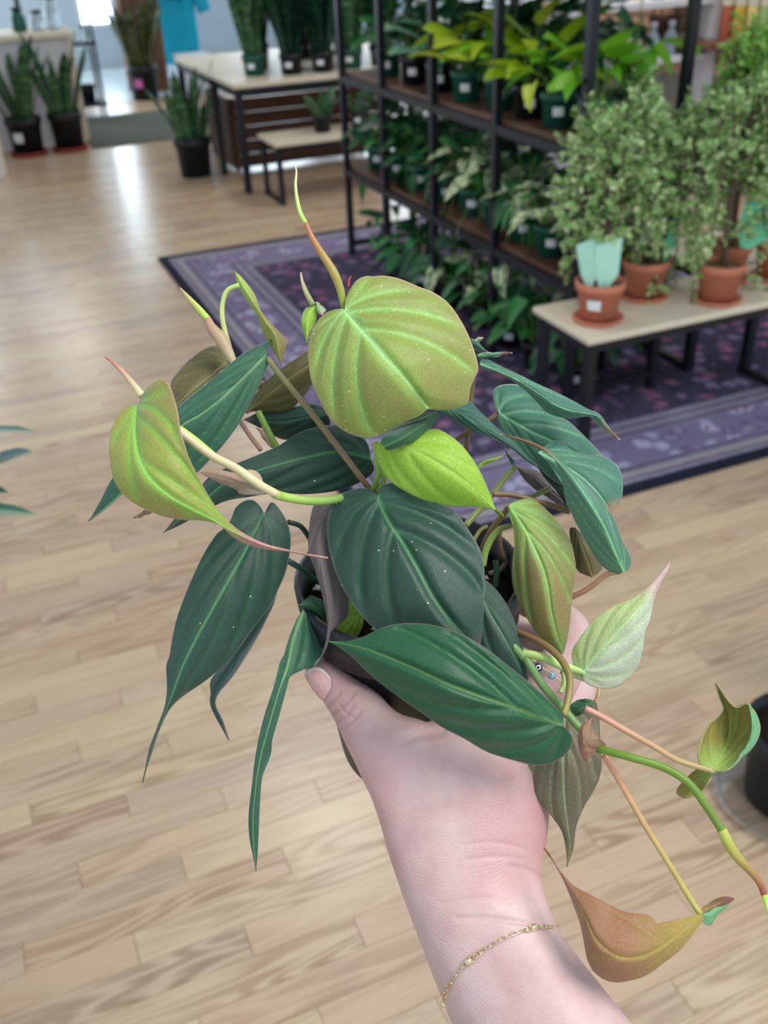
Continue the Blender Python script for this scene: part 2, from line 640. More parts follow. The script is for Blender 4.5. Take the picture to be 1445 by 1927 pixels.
def blade_mesh(name, mat, lean=0.1, tw=0.4, rows=7):
    vs_, fs = [], []
    for j in range(rows + 1):
        tt = j / rows
        w = 0.062 * (0.62 + 0.9 * tt - 0.2 * tt * tt) * (1 - tt ** 5) + 0.001
        a = tw * tt
        for s in (-1, 0, 1):
            x, y = s * w * math.cos(a), s * w * math.sin(a) + 0.012 * abs(s)
            vs_.append((x, y + lean * tt * tt, tt))
    for j in range(rows):
        for k in range(2):
            a = j * 3 + k
            fs.append((a, a + 1, a + 4, a + 3))
    return MB().add(vs_, fs).mesh(name, mat, True)


def leafy_mat(name, c0, c1, c2=None, cover=0.5, rough=0.4, transl=0.15, scale=5, vein=0.3):
    m, t = new_mat(name)
    co = t.n('ShaderNodeTexCoord').outputs['Object']
    oi = t.n('ShaderNodeObjectInfo').outputs['Random']
    sx = t.n('ShaderNodeSeparateXYZ')
    t.set(sx.inputs[0], co)
    ax = t.m('ABSOLUTE', sx.outputs[0])
    c = t.mix(oi, c0, c1)
    rib = t.m('LESS_THAN', ax, 0.018)
    c = t.mix(t.m('MULTIPLY', rib, vein), c, srgb(190, 214, 150))
    if c2 is not None:
        v = t.n('ShaderNodeVectorMath', operation='MULTIPLY_ADD')
        t.set(v.inputs[0], co)
        v.inputs[1].default_value = (1.7, 0.8, 1)
        cmb = t.n('ShaderNodeCombineXYZ')
        t.set(cmb.inputs[0], t.m('MULTIPLY', oi, 31.0))
        t.set(cmb.inputs[1], t.m('MULTIPLY', oi, 17.0))
        t.set(v.inputs[2], cmb.outputs[0])
        nz = t.noise(v.outputs[0], scale, 3, 0.6)
        c = t.mix(t.m('MULTIPLY', t.m('SUBTRACT', nz, 1 - cover), 9.0, clamp=True), c, c2)
    t.bsdf(c, rough, 0.4, transl=transl)
    return m


def stripe_mat(name, c0, c1):
    m, t = new_mat(name)
    co = t.n('ShaderNodeTexCoord').outputs['Object']
    oi = t.n('ShaderNodeObjectInfo').outputs['Random']
    nz = t.noise(t.scale(co, (3, 3, 16)), 1.0, 3)
    f = t.m('ADD', t.m('MULTIPLY', t.m('SUBTRACT', nz, 0.45), 4.0, clamp=True), t.m('MULTIPLY', oi, 0.25))
    t.bsdf(t.mix(f, c0, c1), 0.4, 0.4)
    return m


G_DARK = leafy_mat('leaf_dark_green', srgb(14, 62, 40), srgb(26, 96, 52))
G_MID = leafy_mat('leaf_mid_green', srgb(22, 92, 46), srgb(48, 132, 60))
G_NEON = leafy_mat('leaf_neon', srgb(150, 190, 20), srgb(196, 214, 60), transl=0.3, vein=0.2)
G_LIME = leafy_mat('leaf_lime', srgb(96, 178, 30), srgb(140, 204, 48), transl=0.3, vein=0.2)
G_MARBLE = leafy_mat('leaf_marbled', srgb(22, 84, 50), srgb(44, 108, 62), srgb(222, 232, 186), 0.555)
G_SILVER = leafy_mat('leaf_silver', srgb(66, 118, 92), srgb(100, 150, 122))
G_SNAKE = stripe_mat('snake_blade', srgb(28, 70, 46), srgb(92, 134, 84))
G_SNAKE_Y = stripe_mat('snake_blade_olive', srgb(30, 58, 30), srgb(104, 104, 52))
G_SNAKE_D = stripe_mat('snake_blade_dark', srgb(12, 42, 34), srgb(38, 82, 54))

HEART = {}
for key, mat in (('dark', G_DARK), ('mid', G_MID), ('neon', G_NEON), ('lime', G_LIME), ('marble', G_MARBLE), ('silver', G_SILVER)):
    HEART[key] = [heart_leaf_mesh('leaf', mat, 0.40, 0.25, 0.30), heart_leaf_mesh('leaf', mat, 0.34, 0.45, 0.55), heart_leaf_mesh('leaf', mat, 0.46, 0.12, 0.15, 0.5)]
LANCE = {'dark': [heart_leaf_mesh('leaf', G_DARK, 0.20, 0.3, 0.5), heart_leaf_mesh('leaf', G_DARK, 0.17, 0.4, 0.3)]}
BLADE = {k: [blade_mesh('blade', mt, 0.05, 0.5), blade_mesh('blade', mt, 0.2, -0.6), blade_mesh('blade', mt, 0.12, 1.0)] for k, mt in (('snake', G_SNAKE), ('olive', G_SNAKE_Y), ('deep', G_SNAKE_D))}


def pot_parts(root, r, h, mat, saucer=None, soil='soil', label=None, ldir=(-0.55, -0.83), taper=0.78):
    z0 = 0.0
    if saucer:
        f = MB()
        f.lathe([(0, 0), (r * 0.95, 0), (r * 1.06, 0.1 * h), (r * 1.0, 0.12 * h), (r * 0.92, 0.045 * h), (0, 0.04 * h)], n=24)
        f.build('saucer', saucer, root, True)
        z0 = 0.045 * h
    f = MB()
    rb = r * taper
    f.lathe([(0, z0), (rb, z0), (rb + (r * 0.94 - rb) * 0.78, z0 + h * 0.78), (r, z0 + h * 0.79), (r * 1.02, z0 + h), (r * 0.93, z0 + h), (r * 0.9, z0 + h * 0.8), (r * 0.89, z0 + h * 0.79)], n=24)
    pot_o = f.build('pot', mat, root, True)
    f = MB()
    f.lathe([(r * 0.905, z0 + h * 0.86), (r * 0.5, z0 + h * 0.89), (0, z0 + h * 0.9)], n=24)
    f.build('soil', M[soil], root, True)
    if label is not None:
        u = Vector((ldir[0], ldir[1], 0)).normalized()
        a0 = math.atan2(u.y, u.x)
        f = MB()
        zc, hh, ha = z0 + h * 0.5, h * 0.13, 0.32
        vs_, fs = [], []
        for i in range(5):
            a = a0 - ha + 2 * ha * i / 4
            for (zz, k) in ((zc - hh, 0), (zc + hh, 1)):
                rr = (rb + (r * 0.94 - rb) * (zz - z0) / h) + 0.0022
                vs_.append((rr * math.cos(a), rr * math.sin(a), zz))
        for i in range(4):
            fs.append((2 * i, 2 * i + 2, 2 * i + 3, 2 * i + 1))
        f.add(vs_, fs).build('label', label, pot_o)
    return z0 + h * 0.88


def leafy_plant(name, label, loc, kinds, n=20, r=0.06, h=0.105, potm='green_pot', size=0.085, reach=0.11, rise=0.10, trail=0.0, seed=0, group=None, sticker=True, meshes=HEART, cat='plant', lift=0.0):
    rg = random.Random(seed * 7 + 3)
    root = thing(name, label, cat, loc, 0, group)
    top = pot_parts(root, r, h, M[potm], label=M['label_white'] if sticker else None)
    st = MB()
    for i in range(n):
        a = 2 * math.pi * (i * 0.381966 + rg.random() * 0.06)
        k = math.sqrt((i + 0.5) / n)
        rad = reach * k * (0.75 + 0.5 * rg.random())
        z = top + rise * (1.15 - 0.75 * k) * (0.7 + 0.6 * rg.random())
        if trail and rg.random() < trail:
            z = top - rg.random() * 0.22
            rad = max(rad, r * 1.35)
        p = Vector((rad * math.cos(a), rad * math.sin(a), z))
        me = rg.choice(meshes[rg.choice(kinds)])
        o = link('leaf', me, root)
        o.location = p
        s = size * (0.7 + 0.6 * rg.random())
        o.scale = (s, s, s)
        tilt = 0.55 + lift - (1.25 - 0.5 * lift) * k + (rg.random() - 0.5) * 0.9
        if z < top:
            tilt = -1.1
        o.rotation_euler = Euler((tilt, (rg.random() - 0.5) * 0.8, a - math.pi / 2 + (rg.random() - 0.5) * 0.8), 'XYZ')
        b0 = Vector((0.25 * r * math.cos(a), 0.25 * r * math.sin(a), top - 0.004))
        mid = (b0 + p) / 2 + Vector((0, 0, max(0.02, 0.3 * abs(z - top)) + (0.06 if z < top else 0)))
        st.tube([b0, mid, p], [0.0024, 0.002, 0.0014], 4, cap=False)
    st.build('stems', M['stem_green'], root, True)
    return root


def snake_plant(name, label, loc, kind, n, r, h, height, potm='black_pot', saucer=None, seed=0, group=None, sticker=None, spread=0.5):
    rg = random.Random(seed * 13 + 5)
    root = thing(name, label, 'plant', loc, 0, group)
    top = pot_parts(root, r, h, M[potm], saucer=saucer, label=sticker, taper=0.82)
    for i in range(n):
        a = 2 * math.pi * (i * 0.381966)
        k = math.sqrt((i + 0.5) / n)
        o = link('blade', rg.choice(BLADE[kind]), root)
        o.location = (0.72 * r * k * math.cos(a), 0.72 * r * k * math.sin(a), top - 0.02)
        s = height * (0.6 + 0.45 * rg.random())
        o.scale = (s * 0.62 + 0.24, s * 0.62 + 0.24, s)
        o.rotation_euler = Euler((-spread * k * (0.4 + 0.6 * rg.random()), (rg.random() - 0.5) * 0.15, a - math.pi / 2 + (rg.random() - 0.5) * 0.8), 'XYZ')
    return root
# ------------------------------------------------------------------ shelf unit
SX0, SX1 = 1.68, 2.02
POSTS = [2.50, 3.03, 3.53, 4.03, 4.50]
LEVELS = [0.44, 0.855, 1.30]
shelf = thing('shelf_unit', 'long black metal shelf with brown boards full of potted plants on the rug', 'shelf', (SX0, POSTS[0], 0.0085))
L0 = (SX0, POSTS[0], 0.0085)
for y in POSTS:
    for x in (SX0, SX1):
        MB().span((x - 0.014, y - 0.014, 0.0085), (x + 0.014, y + 0.014, 1.95)).build('post', M['black_metal'], shelf, loc=L0)
for z in LEVELS:
    for i in range(len(POSTS) - 1):
        MB().span((SX0 + 0.012, POSTS[i] + 0.002, z - 0.018), (SX1 - 0.012, POSTS[i + 1] - 0.002, z)).build('board', M['walnut'], shelf, bevel=0.002, loc=L0)
    for x in (SX0, SX1):
        MB().span((x - 0.012, POSTS[0], z - 0.045), (x + 0.012, POSTS[-1], z - 0.016)).build('rail', M['black_metal'], shelf, loc=L0)
    for y in POSTS:
        MB().span((SX0, y - 0.012, z - 0.045), (SX1, y + 0.012, z - 0.019)).build('cross_rail', M['black_metal'], shelf, loc=L0)
for y in (POSTS[0], POSTS[-1]):
    MB().span((SX0, y - 0.01, 0.05), (SX1, y + 0.01, 0.075)).build('cross_rail', M['black_metal'], shelf, loc=L0)

Z2, Z1, ZF = 0.8555, 0.4405, 0.0085
XF, XB = 1.785, 1.945
gp = 'potted plants on the shelf unit'
spec = [
    # upper board, front row
    (XF, 2.60, Z2, ['lime'], 14, 0.105, 'green_pot', 'lime pothos in green pot at the near end of the upper board front'),
    (XF - .01, 2.80, Z2, ['neon', 'lime'], 18, 0.105, 'green_pot', 'neon pothos in green pot, second from the near end of the upper board front'),
    (XF, 2.99, Z2, ['neon'], 20, 0.10, 'black_pot', 'yellow-green pothos in black pot, third from the near end, upper board front'),
    (XF, 3.20, Z2, ['neon', 'lime'], 17, 0.11, 'green_pot', 'neon pothos in green pot, fourth along the upper board front'),
    (XF - .02, 3.42, Z2, ['neon'], 14, 0.13, 'green_pot', 'yellow neon pothos with one large hanging leaf, fifth along the upper board'),
    (XF, 3.68, Z2, ['silver'], 10, 0.11, 'black_pot', 'silvery green leafed plant past the last neon pothos on the upper board'),
    (XF, 3.93, Z2, ['dark'], 16, 0.08, 'black_pot', 'dark green plant beside the silvery one on the upper board front'),
    (XF, 4.20, Z2, ['dark', 'mid'], 16, 0.075, 'green_pot', 'dark green plant with large white label near the far end of the upper board'),
    # upper board, back row
    (XB, 2.68, Z2, ['lime'], 6, 0.10, 'black_pot', 'bright lime pothos with broad leaves in a black pot, upper board back corner'),
    (XB, 2.92, Z2, ['dark'], 18, 0.10, 'black_pot', 'dark green plant behind the lime pothos, upper board back row'),
    (XB, 3.16, Z2, ['dark'], 18, 0.11, 'black_pot', 'dark green plant, third in the upper board back row'),
    (XB, 3.42, Z2, ['dark'], 18, 0.11, 'black_pot', 'dark green plant behind the hanging neon leaf, upper board back row'),
    (XB, 3.70, Z2, ['dark', 'mid'], 18, 0.10, 'black_pot', 'deep green plant behind the silvery plant, upper board'),
    (XB, 3.98, Z2, ['dark'], 18, 0.10, 'black_pot', 'deep green plant next to last in the upper back row'),
    (XB, 4.28, Z2, ['dark', 'mid'], 18, 0.09, 'black_pot', 'deep green plant at the far end of the upper back row'),
    # lower board, front row
    (XF, 2.60, Z1, ['marble'], 20, 0.085, 'green_pot', 'cream marbled pothos at the near end of the lower board, behind the mint tag'),
    (XF - .01, 2.80, Z1, ['marble', 'marble', 'mid'], 20, 0.09, 'green_pot', 'cream marbled pothos, second from the near end of the lower board'),
    (XF, 3.00, Z1, ['marble', 'dark'], 20, 0.09, 'green_pot', 'marbled pothos with dark leaves, third on the lower board'),
    (XF, 3.20, Z1, ['marble'], 18, 0.09, 'green_pot', 'pale marbled pothos in the middle of the lower board front'),
    (XF, 3.40, Z1, ['marble', 'mid'], 18, 0.09, 'green_pot', 'marbled pothos with cream upright leaves, fifth on the lower board'),
    (XF, 3.62, Z1, ['mid', 'dark'], 18, 0.085, 'green_pot', 'green pothos next to the last marbled one on the lower board'),
    (XF, 3.88, Z1, ['mid', 'dark'], 18, 0.09, 'green_pot', 'green trailing pothos, third from the far end of the lower board'),
    (XF, 4.12, Z1, ['mid'], 16, 0.09, 'green_pot', 'bright green pothos, second from the far end of the lower board'),
    (XF, 4.35, Z1, ['dark', 'mid'], 16, 0.085, 'green_pot', 'green pothos at the far end of the lower board'),
    # lower board, back row
    (XB, 2.66, Z1, ['marble', 'dark'], 18, 0.09, 'black_pot', 'marbled pothos at the near end of the lower back row'),
    (XB, 2.92, Z1, ['marble', 'dark'], 18, 0.095, 'black_pot', 'dim marbled pothos, second in the lower back row'),
    (XB, 3.20, Z1, ['dark'], 20, 0.10, 'black_pot', 'dark pothos in the middle of the lower back row'),
    (XB, 3.48, Z1, ['dark', 'marble'], 20, 0.10, 'black_pot', 'dark pothos behind the cream upright leaves, lower back row'),
    (XB, 3.76, Z1, ['dark'], 20, 0.10, 'black_pot', 'dark pothos, third from the far end of the lower back row'),
    (XB, 4.04, Z1, ['dark', 'mid'], 18, 0.10, 'black_pot', 'dark pothos, second from the far end of the lower back row'),
    (XB, 4.30, Z1, ['dark'], 18, 0.10, 'black_pot', 'dark pothos at the far end of the lower back row'),
    # on the rug below
    (XF, 2.62, ZF, ['mid', 'dark'], 20, 0.09, 'black_pot', 'green pothos on the rug under the near end of the shelf'),
    (XF - .02, 2.84, ZF, ['mid'], 20, 0.09, 'black_pot', 'green pothos on the rug beside the bench legs'),
    (XF, 3.08, ZF, ['mid', 'dark'], 20, 0.09, 'black_pot', 'green pothos on the rug, third from the near end'),
    (XF, 3.32, ZF, ['mid', 'marble'], 20, 0.09, 'black_pot', 'green pothos with one marbled leaf on the rug below the shelf'),
    (XF - .01, 3.58, ZF, ['mid', 'marble', 'dark'], 20, 0.095, 'black_pot', 'trailing pothos with pale leaves on the rug below the shelf middle'),
    (XF, 3.86, ZF, ['dark', 'mid'], 20, 0.10, 'black_pot', 'dark trailing pothos on the rug, second from the far end'),
    (XF, 4.18, ZF, ['dark', 'mid'], 14, 0.10, 'black_pot', 'sparse pothos with leaves reaching past the last post on the rug'),
    (XB, 2.76, ZF, ['dark'], 18, 0.09, 'black_pot', 'dark pothos at the back on the rug, near end'),
    (XB, 3.12, ZF, ['dark', 'mid'], 18, 0.09, 'black_pot', 'dark pothos at the back on the rug, middle'),
    (XB, 3.50, ZF, ['dark'], 18, 0.09, 'black_pot', 'dark pothos at the back on the rug, third from the near end'),
]
for i, (x, y, z, kinds, n, size, potm, lab) in enumerate(spec):
    front = x < 1.85
    trail = 0.0
    rise = 0.10
    reach = 0.125 if kinds[0] != 'dark' else 0.14
    lift = 0.0
    if z == Z2:
        rise = 0.14 if front else 0.24
        if front:
            reach, lift = 0.10, 0.45
    if not front:
        n, size, reach = n + (10 if kinds[0] == 'dark' else 4), size * 1.15, (0.16 if kinds[0] == 'dark' else 0.12)
    if z == Z1:
        trail, rise = (0.15 if front else 0.0), 0.17
        n += 6
        lift = 0.3
    if z == ZF:
        trail, rise, reach = 0.0, 0.20, 0.15
    leafy_plant('potted_pothos', lab, (x, y, z), kinds, n=n, size=size, potm=potm, reach=reach, rise=rise, trail=trail, seed=i, group=gp, sticker=front, r=0.06 if front else 0.066, lift=lift)

# ------------------------------------------------------------------ bench with jade trees
BX0, BX1, BY0, BY1, BZ = 1.515, 2.42, 2.165, 2.480, 0.40


def make_bench(label, x0, x1, y0, y1, zt):
    bn = thing('bench', label, 'bench', (x0, y0, 0.0085), group='low display benches')
    o = (x0, y0, 0.0085)
    MB().span((x0, y0, zt - 0.022), (x1, y1, zt)).build('top', M['oak'], bn, bevel=0.006, loc=o)
    for (x, y) in ((x0 + 0.03, y0 + 0.03), (x0 + 0.03, y1 - 0.03), (x1 - 0.03, y0 + 0.03), (x1 - 0.03, y1 - 0.03)):
        MB().span((x - 0.015, y - 0.015, 0.0085), (x + 0.015, y + 0.015, zt - 0.0225)).build('leg', M['black_metal'], bn, loc=o)
    for y in (y0 + 0.03, y1 - 0.03):
        MB().span((x0 + 0.046, y - 0.012, zt - 0.052), (x1 - 0.046, y + 0.012, zt - 0.0225)).build('apron', M['black_metal'], bn, loc=o)
    for x in (x0 + 0.03, x1 - 0.03):
        MB().span((x - 0.012, y0 + 0.046, zt - 0.052), (x + 0.012, y1 - 0.046, zt - 0.0225)).build('apron', M['black_metal'], bn, loc=o)
        MB().span((x - 0.012, y0 + 0.046, 0.010), (x + 0.012, y1 - 0.046, 0.032)).build('foot_rail', M['black_metal'], bn, loc=o)
    return bn


make_bench('low bench with pale wood top carrying terracotta potted jade trees', BX0, BX1, BY0, BY1, BZ)
make_bench('empty pale topped bench behind the terracotta pots', 2.20, 3.15, 2.53, 2.86, 0.40)


def jade_leaf_mat(name, a, b_):
    m, t = new_mat(name)
    pos = t.n('ShaderNodeNewGeometry')
    wn = t.n('ShaderNodeTexWhiteNoise', noise_dimensions='1D')
    t.set(wn.inputs['W'], pos.outputs['Random Per Island'])
    c = t.mix(wn.outputs['Value'], a, b_)
    t.bsdf(c, 0.35, 0.45, transl=0.15)
    return m


JADE_V = jade_leaf_mat('jade_leaf_variegated', srgb(128, 186, 92), srgb(222, 238, 180))
JADE_G = jade_leaf_mat('jade_leaf_green', srgb(112, 184, 64), srgb(182, 224, 116))


def jade_leaves(mb, p, d, size, rg):
    d = d.normalized()
    sd = d.orthogonal().normalized()
    sd.rotate(Matrix.Rotation(rg.random() * 6.28, 3, d))
    for s in (1, -1):
        u = (sd * s + d * (0.5 + 0.4 * rg.random())).normalized()
        v = d.cross(sd)
        c = p + u * size * 0.55
        nrm = u.cross(v)
        w = size * 0.42
        pts = [p, c + v * w, p + u * size * 1.1, c - v * w, c + nrm * size * 0.16]
        mb.add(pts, [(0, 1, 4), (1, 2, 4), (2, 3, 4), (3, 0, 4), (3, 2, 1, 0)])


def jade_tree(label, loc, trunk_px, seed, leafm, top_h=0.52, spread=0.26, nb=26, r=0.073, h=0.117, tag_spec=None, sticker=False, droop=1.0, lsize=0.0185):
    rg = random.Random(seed)
    root = thing('jade_tree', label, 'plant', loc, 0, 'jade trees on the low bench')
    top = pot_parts(root, r, h, M['terracotta'], saucer=M['terracotta'], soil='soil_light', taper=0.72, label=M['label_white'] if sticker else None, ldir=(-0.75, -0.66))
    tp = [Vector((0.008, 0, top - 0.01)), Vector((trunk_px[0] * 0.3, trunk_px[1] * 0.3, top + (top_h - top) * 0.35)), Vector((trunk_px[0] * 0.75, trunk_px[1] * 0.75, top + (top_h - top) * 0.7)), Vector((trunk_px[0], trunk_px[1], top_h))]
    MB().tube(tp, [0.011, 0.0095, 0.009, 0.007], 8).build('trunk', M['twig'], root, True)
    br, lv = MB(), MB()
    for i in range(nb):
        f = 0.76 + 0.24 * (i / nb)
        k = f * 3
        a0 = tp[min(2, int(k))].lerp(tp[min(3, int(k) + 1)], k - int(k)) if k < 3 else tp[3]
        an = i * 2.39996 + rg.random() * 0.5
        out = Vector((math.cos(an), math.sin(an), 0))
        L = spread * (0.55 + 0.6 * rg.random())
        upk = 0.05 + 0.15 * rg.random()
        dr = droop * (0.05 + 0.42 * rg.random()) * (1.2 if i % 3 == 0 else 0.7)
        pts = []
        for q in range(9):
            s = q / 8
            pts.append(a0 + out * L * (1 - (1 - s) ** 1.6) + Vector((0, 0, upk * math.sin(math.pi * min(1, s * 1.25)) * 1.1 - dr * s * s)) + Vector((rg.uniform(-1, 1), rg.uniform(-1, 1), rg.uniform(-1, 1))) * 0.008 * s)
        br.tube(pts, [0.0052 * (1 - 0.65 * q / 8) for q in range(9)], 5, cap=False)
        for q in range(1, 9):
            seg = pts[q] - pts[q - 1]
            for w in range(4):
                pp = pts[q - 1] + seg * (w / 4 + 0.1 * rg.random())
                jade_leaves(lv, pp, seg, lsize * (0.7 + 0.6 * rg.random()), rg)
            for w in range(2):
                tw = (seg.normalized() + Vector((rg.uniform(-1, 1), rg.uniform(-1, 1), rg.uniform(-0.4, 1.6)))).normalized()
                ln = 0.025 + 0.05 * rg.random()
                br.tube([pts[q], pts[q] + tw * ln], [0.0016, 0.0008], 4, cap=False)
                for e in range(5):
                    jade_leaves(lv, pts[q] + tw * ln * (0.25 + 0.19 * e), tw, lsize * (0.65 + 0.55 * rg.random()), rg)
    br.build('branches', M['twig_red'], root)
    tag(lv.build('foliage', leafm, root), kind='stuff')
    if tag_spec:
        for (px, size, rz, tl, mt) in tag_spec:
            f = MB()
            w, hh = size
            R = Euler((tl[0], tl[1], rz), 'XYZ').to_matrix()
            base = Vector(px)
            # a leaning plastic tag, tapering to its stake, with a little thickness
            pr = [(-w * 0.10, 0), (w * 0.12, 0), (w * 0.5, hh * 0.34), (w * 0.44, hh), (w * 0.05, hh * 0.93), (-w * 0.48, hh * 0.84), (-w * 0.5, hh * 0.78), (-w * 0.36, hh * 0.28)]
            vs_ = [base + R @ Vector((x, s, y)) for s in (-0.0012, 0.0012) for (x, y) in pr]
            n = len(pr)
            fs = [tuple(range(n)), tuple(reversed(range(n, 2 * n)))] + [(i, i + n, (i + 1) % n + n, (i + 1) % n) for i in range(n)]
            f.add(vs_, fs).build('plant_tag', M[mt], root)
    return root


ZT = BZ + 0.0005
jade_tree('variegated jade tree in terracotta pot with white sticker at the bench corner', (1.625, 2.285, ZT), (0.09, 0.09), 5, JADE_V, 0.40, 0.15, 20, sticker=True, droop=0.5,
          tag_spec=[((-0.012, -0.030, 0.10), (0.074, 0.165), -0.62, (0.10, 0.06), 'mint'), ((-0.040, 0.0, 0.105), (0.066, 0.15), -1.0, (0.05, -0.10), 'mint')])
jade_tree('variegated jade tree with fallen sprig on its pot, second along the bench', (1.860, 2.385, ZT), (0.04, 0.02), 9, JADE_V, 0.43, 0.17, 20, droop=0.8, tag_spec=[((0.050, -0.02, 0.10), (0.03, 0.16), -0.3, (0.1, 0.1), 'mint_deep')])
jade_tree('jade tree with a large leaning mint tag in the bench middle', (2.035, 2.250, ZT), (0.02, 0.02), 14, JADE_V, 0.46, 0.16, 18, droop=0.75, tag_spec=[((0.035, -0.045, 0.17), (0.115, 0.165), -0.62, (0.18, 0.28), 'mint_deep')])
jade_tree('green jade tree behind the large mint tag', (2.185, 2.395, ZT), (0.03, 0.02), 21, JADE_G, 0.54, 0.19, 22, droop=0.7)
jade_tree('bright green jade tree at the right edge of the bench', (2.335, 2.335, ZT), (0.0, 0.03), 27, JADE_G, 0.56, 0.21, 24, droop=0.6)
# ------------------------------------------------------------------ snake plant table and bench behind
TX0, TX1, TY0, TY1, TZ = 1.56, 3.0, 6.03, 7.65, 0.64
tb = thing('display_table', 'pale topped black metal table carrying rows of tall snake plants', 'table', (TX0, TY0, 0))
LT = (TX0, TY0, 0)
MB().span((TX0, TY0, TZ - 0.03), (TX1, TY1, TZ)).build('top', M['oak'], tb, bevel=0.005, loc=LT)
for (x, y) in ((TX0 + 0.03, TY0 + 0.03), (TX0 + 0.03, TY0 + 0.62), (TX0 + 0.03, TY1 - 0.03), (TX1 - 0.03, TY0 + 0.03), (TX1 - 0.03, TY1 - 0.03)):
    MB().span((x - 0.02, y - 0.02, 0), (x + 0.02, y + 0.02, TZ - 0.0305)).build('leg', M['black_metal'], tb, loc=LT)
for (a, c) in (((TX0 + 0.05, TY0 + 0.02), (TX1 - 0.05, TY0 + 0.04)), ((TX0 + 0.05, TY1 - 0.04), (TX1 - 0.05, TY1 - 0.02)), ((TX0 + 0.02, TY0 + 0.05), (TX0 + 0.04, TY1 - 0.05))):
    MB().span((*a, TZ - 0.08), (*c, TZ - 0.0305)).build('apron', M['black_metal'], tb, loc=LT)
sb = thing('low_table', 'small low black metal bench with pale top in front of the display table', 'bench', (1.66, 5.62, 0))
LS = (1.66, 5.62, 0)
MB().span((1.66, 5.62, 0.335), (2.75, 5.98, 0.36)).build('top', M['oak'], sb, bevel=0.004, loc=LS)
for (x, y) in ((1.685, 5.645), (1.685, 5.955), (2.725, 5.645), (2.725, 5.955)):
    MB().span((x - 0.014, y - 0.014, 0), (x + 0.014, y + 0.014, 0.3345)).build('leg', M['black_metal'], sb, loc=LS)
MB().span((1.70, 5.635, 0.31), (2.71, 5.655, 0.3345)).build('apron', M['black_metal'], sb, loc=LS)
MB().span((1.675, 5.66, 0.005), (1.695, 5.94, 0.025)).build('foot_rail', M['black_metal'], sb, loc=LS)

cr = thing('slatted_crate', 'dark brown slatted wooden crate under the display table', 'crate', (2.05, 7.0, 0))
for k in range(5):
    f = MB()
    f.span((-0.35, -0.30, 0.02 + k * 0.088), (0.75, -0.28, 0.104 + k * 0.088))
    f.build('slat', M['crate'], cr, bevel=0.003)
    f = MB()
    f.span((-0.37, -0.28, 0.02 + k * 0.088), (-0.35, 0.32, 0.104 + k * 0.088))
    f.build('slat', M['crate'], cr, bevel=0.003)
for (x, y) in ((-0.34, -0.27), (0.74, -0.27), (-0.34, 0.31), (0.74, 0.31)):
    f = MB()
    f.span((x - 0.015, y - 0.015, 0), (x + 0.015, y + 0.015, 0.46))
    f.build('corner_post', M['crate'], cr)

gs = 'snake plants in the shop'
n = 0
for (x, y, lab) in ((1.78, 6.32, 'tall snake plant at the near left corner of the display table'), (1.99, 6.22, 'tall snake plant second from the left in the table front row'), (2.19, 6.20, 'tall snake plant third from the left in the table front row'), (2.39, 6.22, 'tall snake plant fourth from the left in the table front row'), (2.60, 6.24, 'tall snake plant at the right of the table front row'),
                    (1.88, 6.58, 'tall snake plant on the table, second row at the left'), (2.09, 6.52, 'tall snake plant on the table, second row, second from left'), (2.30, 6.54, 'tall snake plant on the table, second row, third from left'), (2.52, 6.55, 'tall snake plant on the table, second row, fourth from left'), (2.74, 6.55, 'tall snake plant on the table, second row far right'),
                    (2.00, 6.95, 'tall snake plant at the back left of the display table'), (2.30, 6.92, 'tall snake plant at the back middle of the display table'), (2.60, 6.92, 'tall snake plant at the back right of the display table')):
    snake_plant('snake_plant', lab, (x, y, TZ + 0.0005), 'snake' if n % 3 == 0 else 'deep', 13, 0.075, 0.115, 0.58, potm='black_pot' if n % 3 else 'green_pot', seed=n + 40, group=gs, sticker=M['label_white'] if n < 5 else None, spread=0.15)
    n += 1
for (x, y, lab) in ((2.02, 5.80, 'small snake plant at the left on the low bench'), (2.26, 5.80, 'small snake plant in the middle of the low bench'), (2.50, 5.79, 'small snake plant at the right on the low bench')):
    snake_plant('snake_plant', lab, (x, y, 0.3605), 'snake', 9, 0.058, 0.10, 0.22, seed=n + 40, group=gs, sticker=M['label_white'] if n != 13 else None, spread=0.45)
    n += 1
p = at_z(378, 336, 0)
snake_plant('snake_plant', 'snake plant in a black pot on the floor beside the display table', (p[0], p[1] + 0.12, 0), 'snake', 13, 0.125, 0.25, 0.52, seed=3, group=gs, spread=0.38)
p = at_z(60, 297, 0)
snake_plant('snake_plant', 'leftmost snake plant in black pot with white label on a red saucer', (p[0], p[1] + 0.13, 0), 'snake', 13, 0.135, 0.26, 0.62, saucer=M['red_saucer'], seed=6, group=gs, sticker=M['label_white'], spread=0.5)
p = at_z(138, 288, 0)
snake_plant('snake_plant', 'snake plant without label on a red saucer by the white counter end', (p[0], p[1] + 0.13, 0), 'snake', 13, 0.13, 0.27, 0.60, saucer=M['red_saucer'], seed=8, group=gs, spread=0.42)
p = at_z(280, 189, 0)
snake_plant('snake_plant', 'olive snake plant in black pot with pink label beside the wooden column', (p[0], p[1] + 0.13, 0), 'olive', 20, 0.15, 0.31, 0.72, seed=12, group=gs, sticker=M['pink'], spread=0.30)

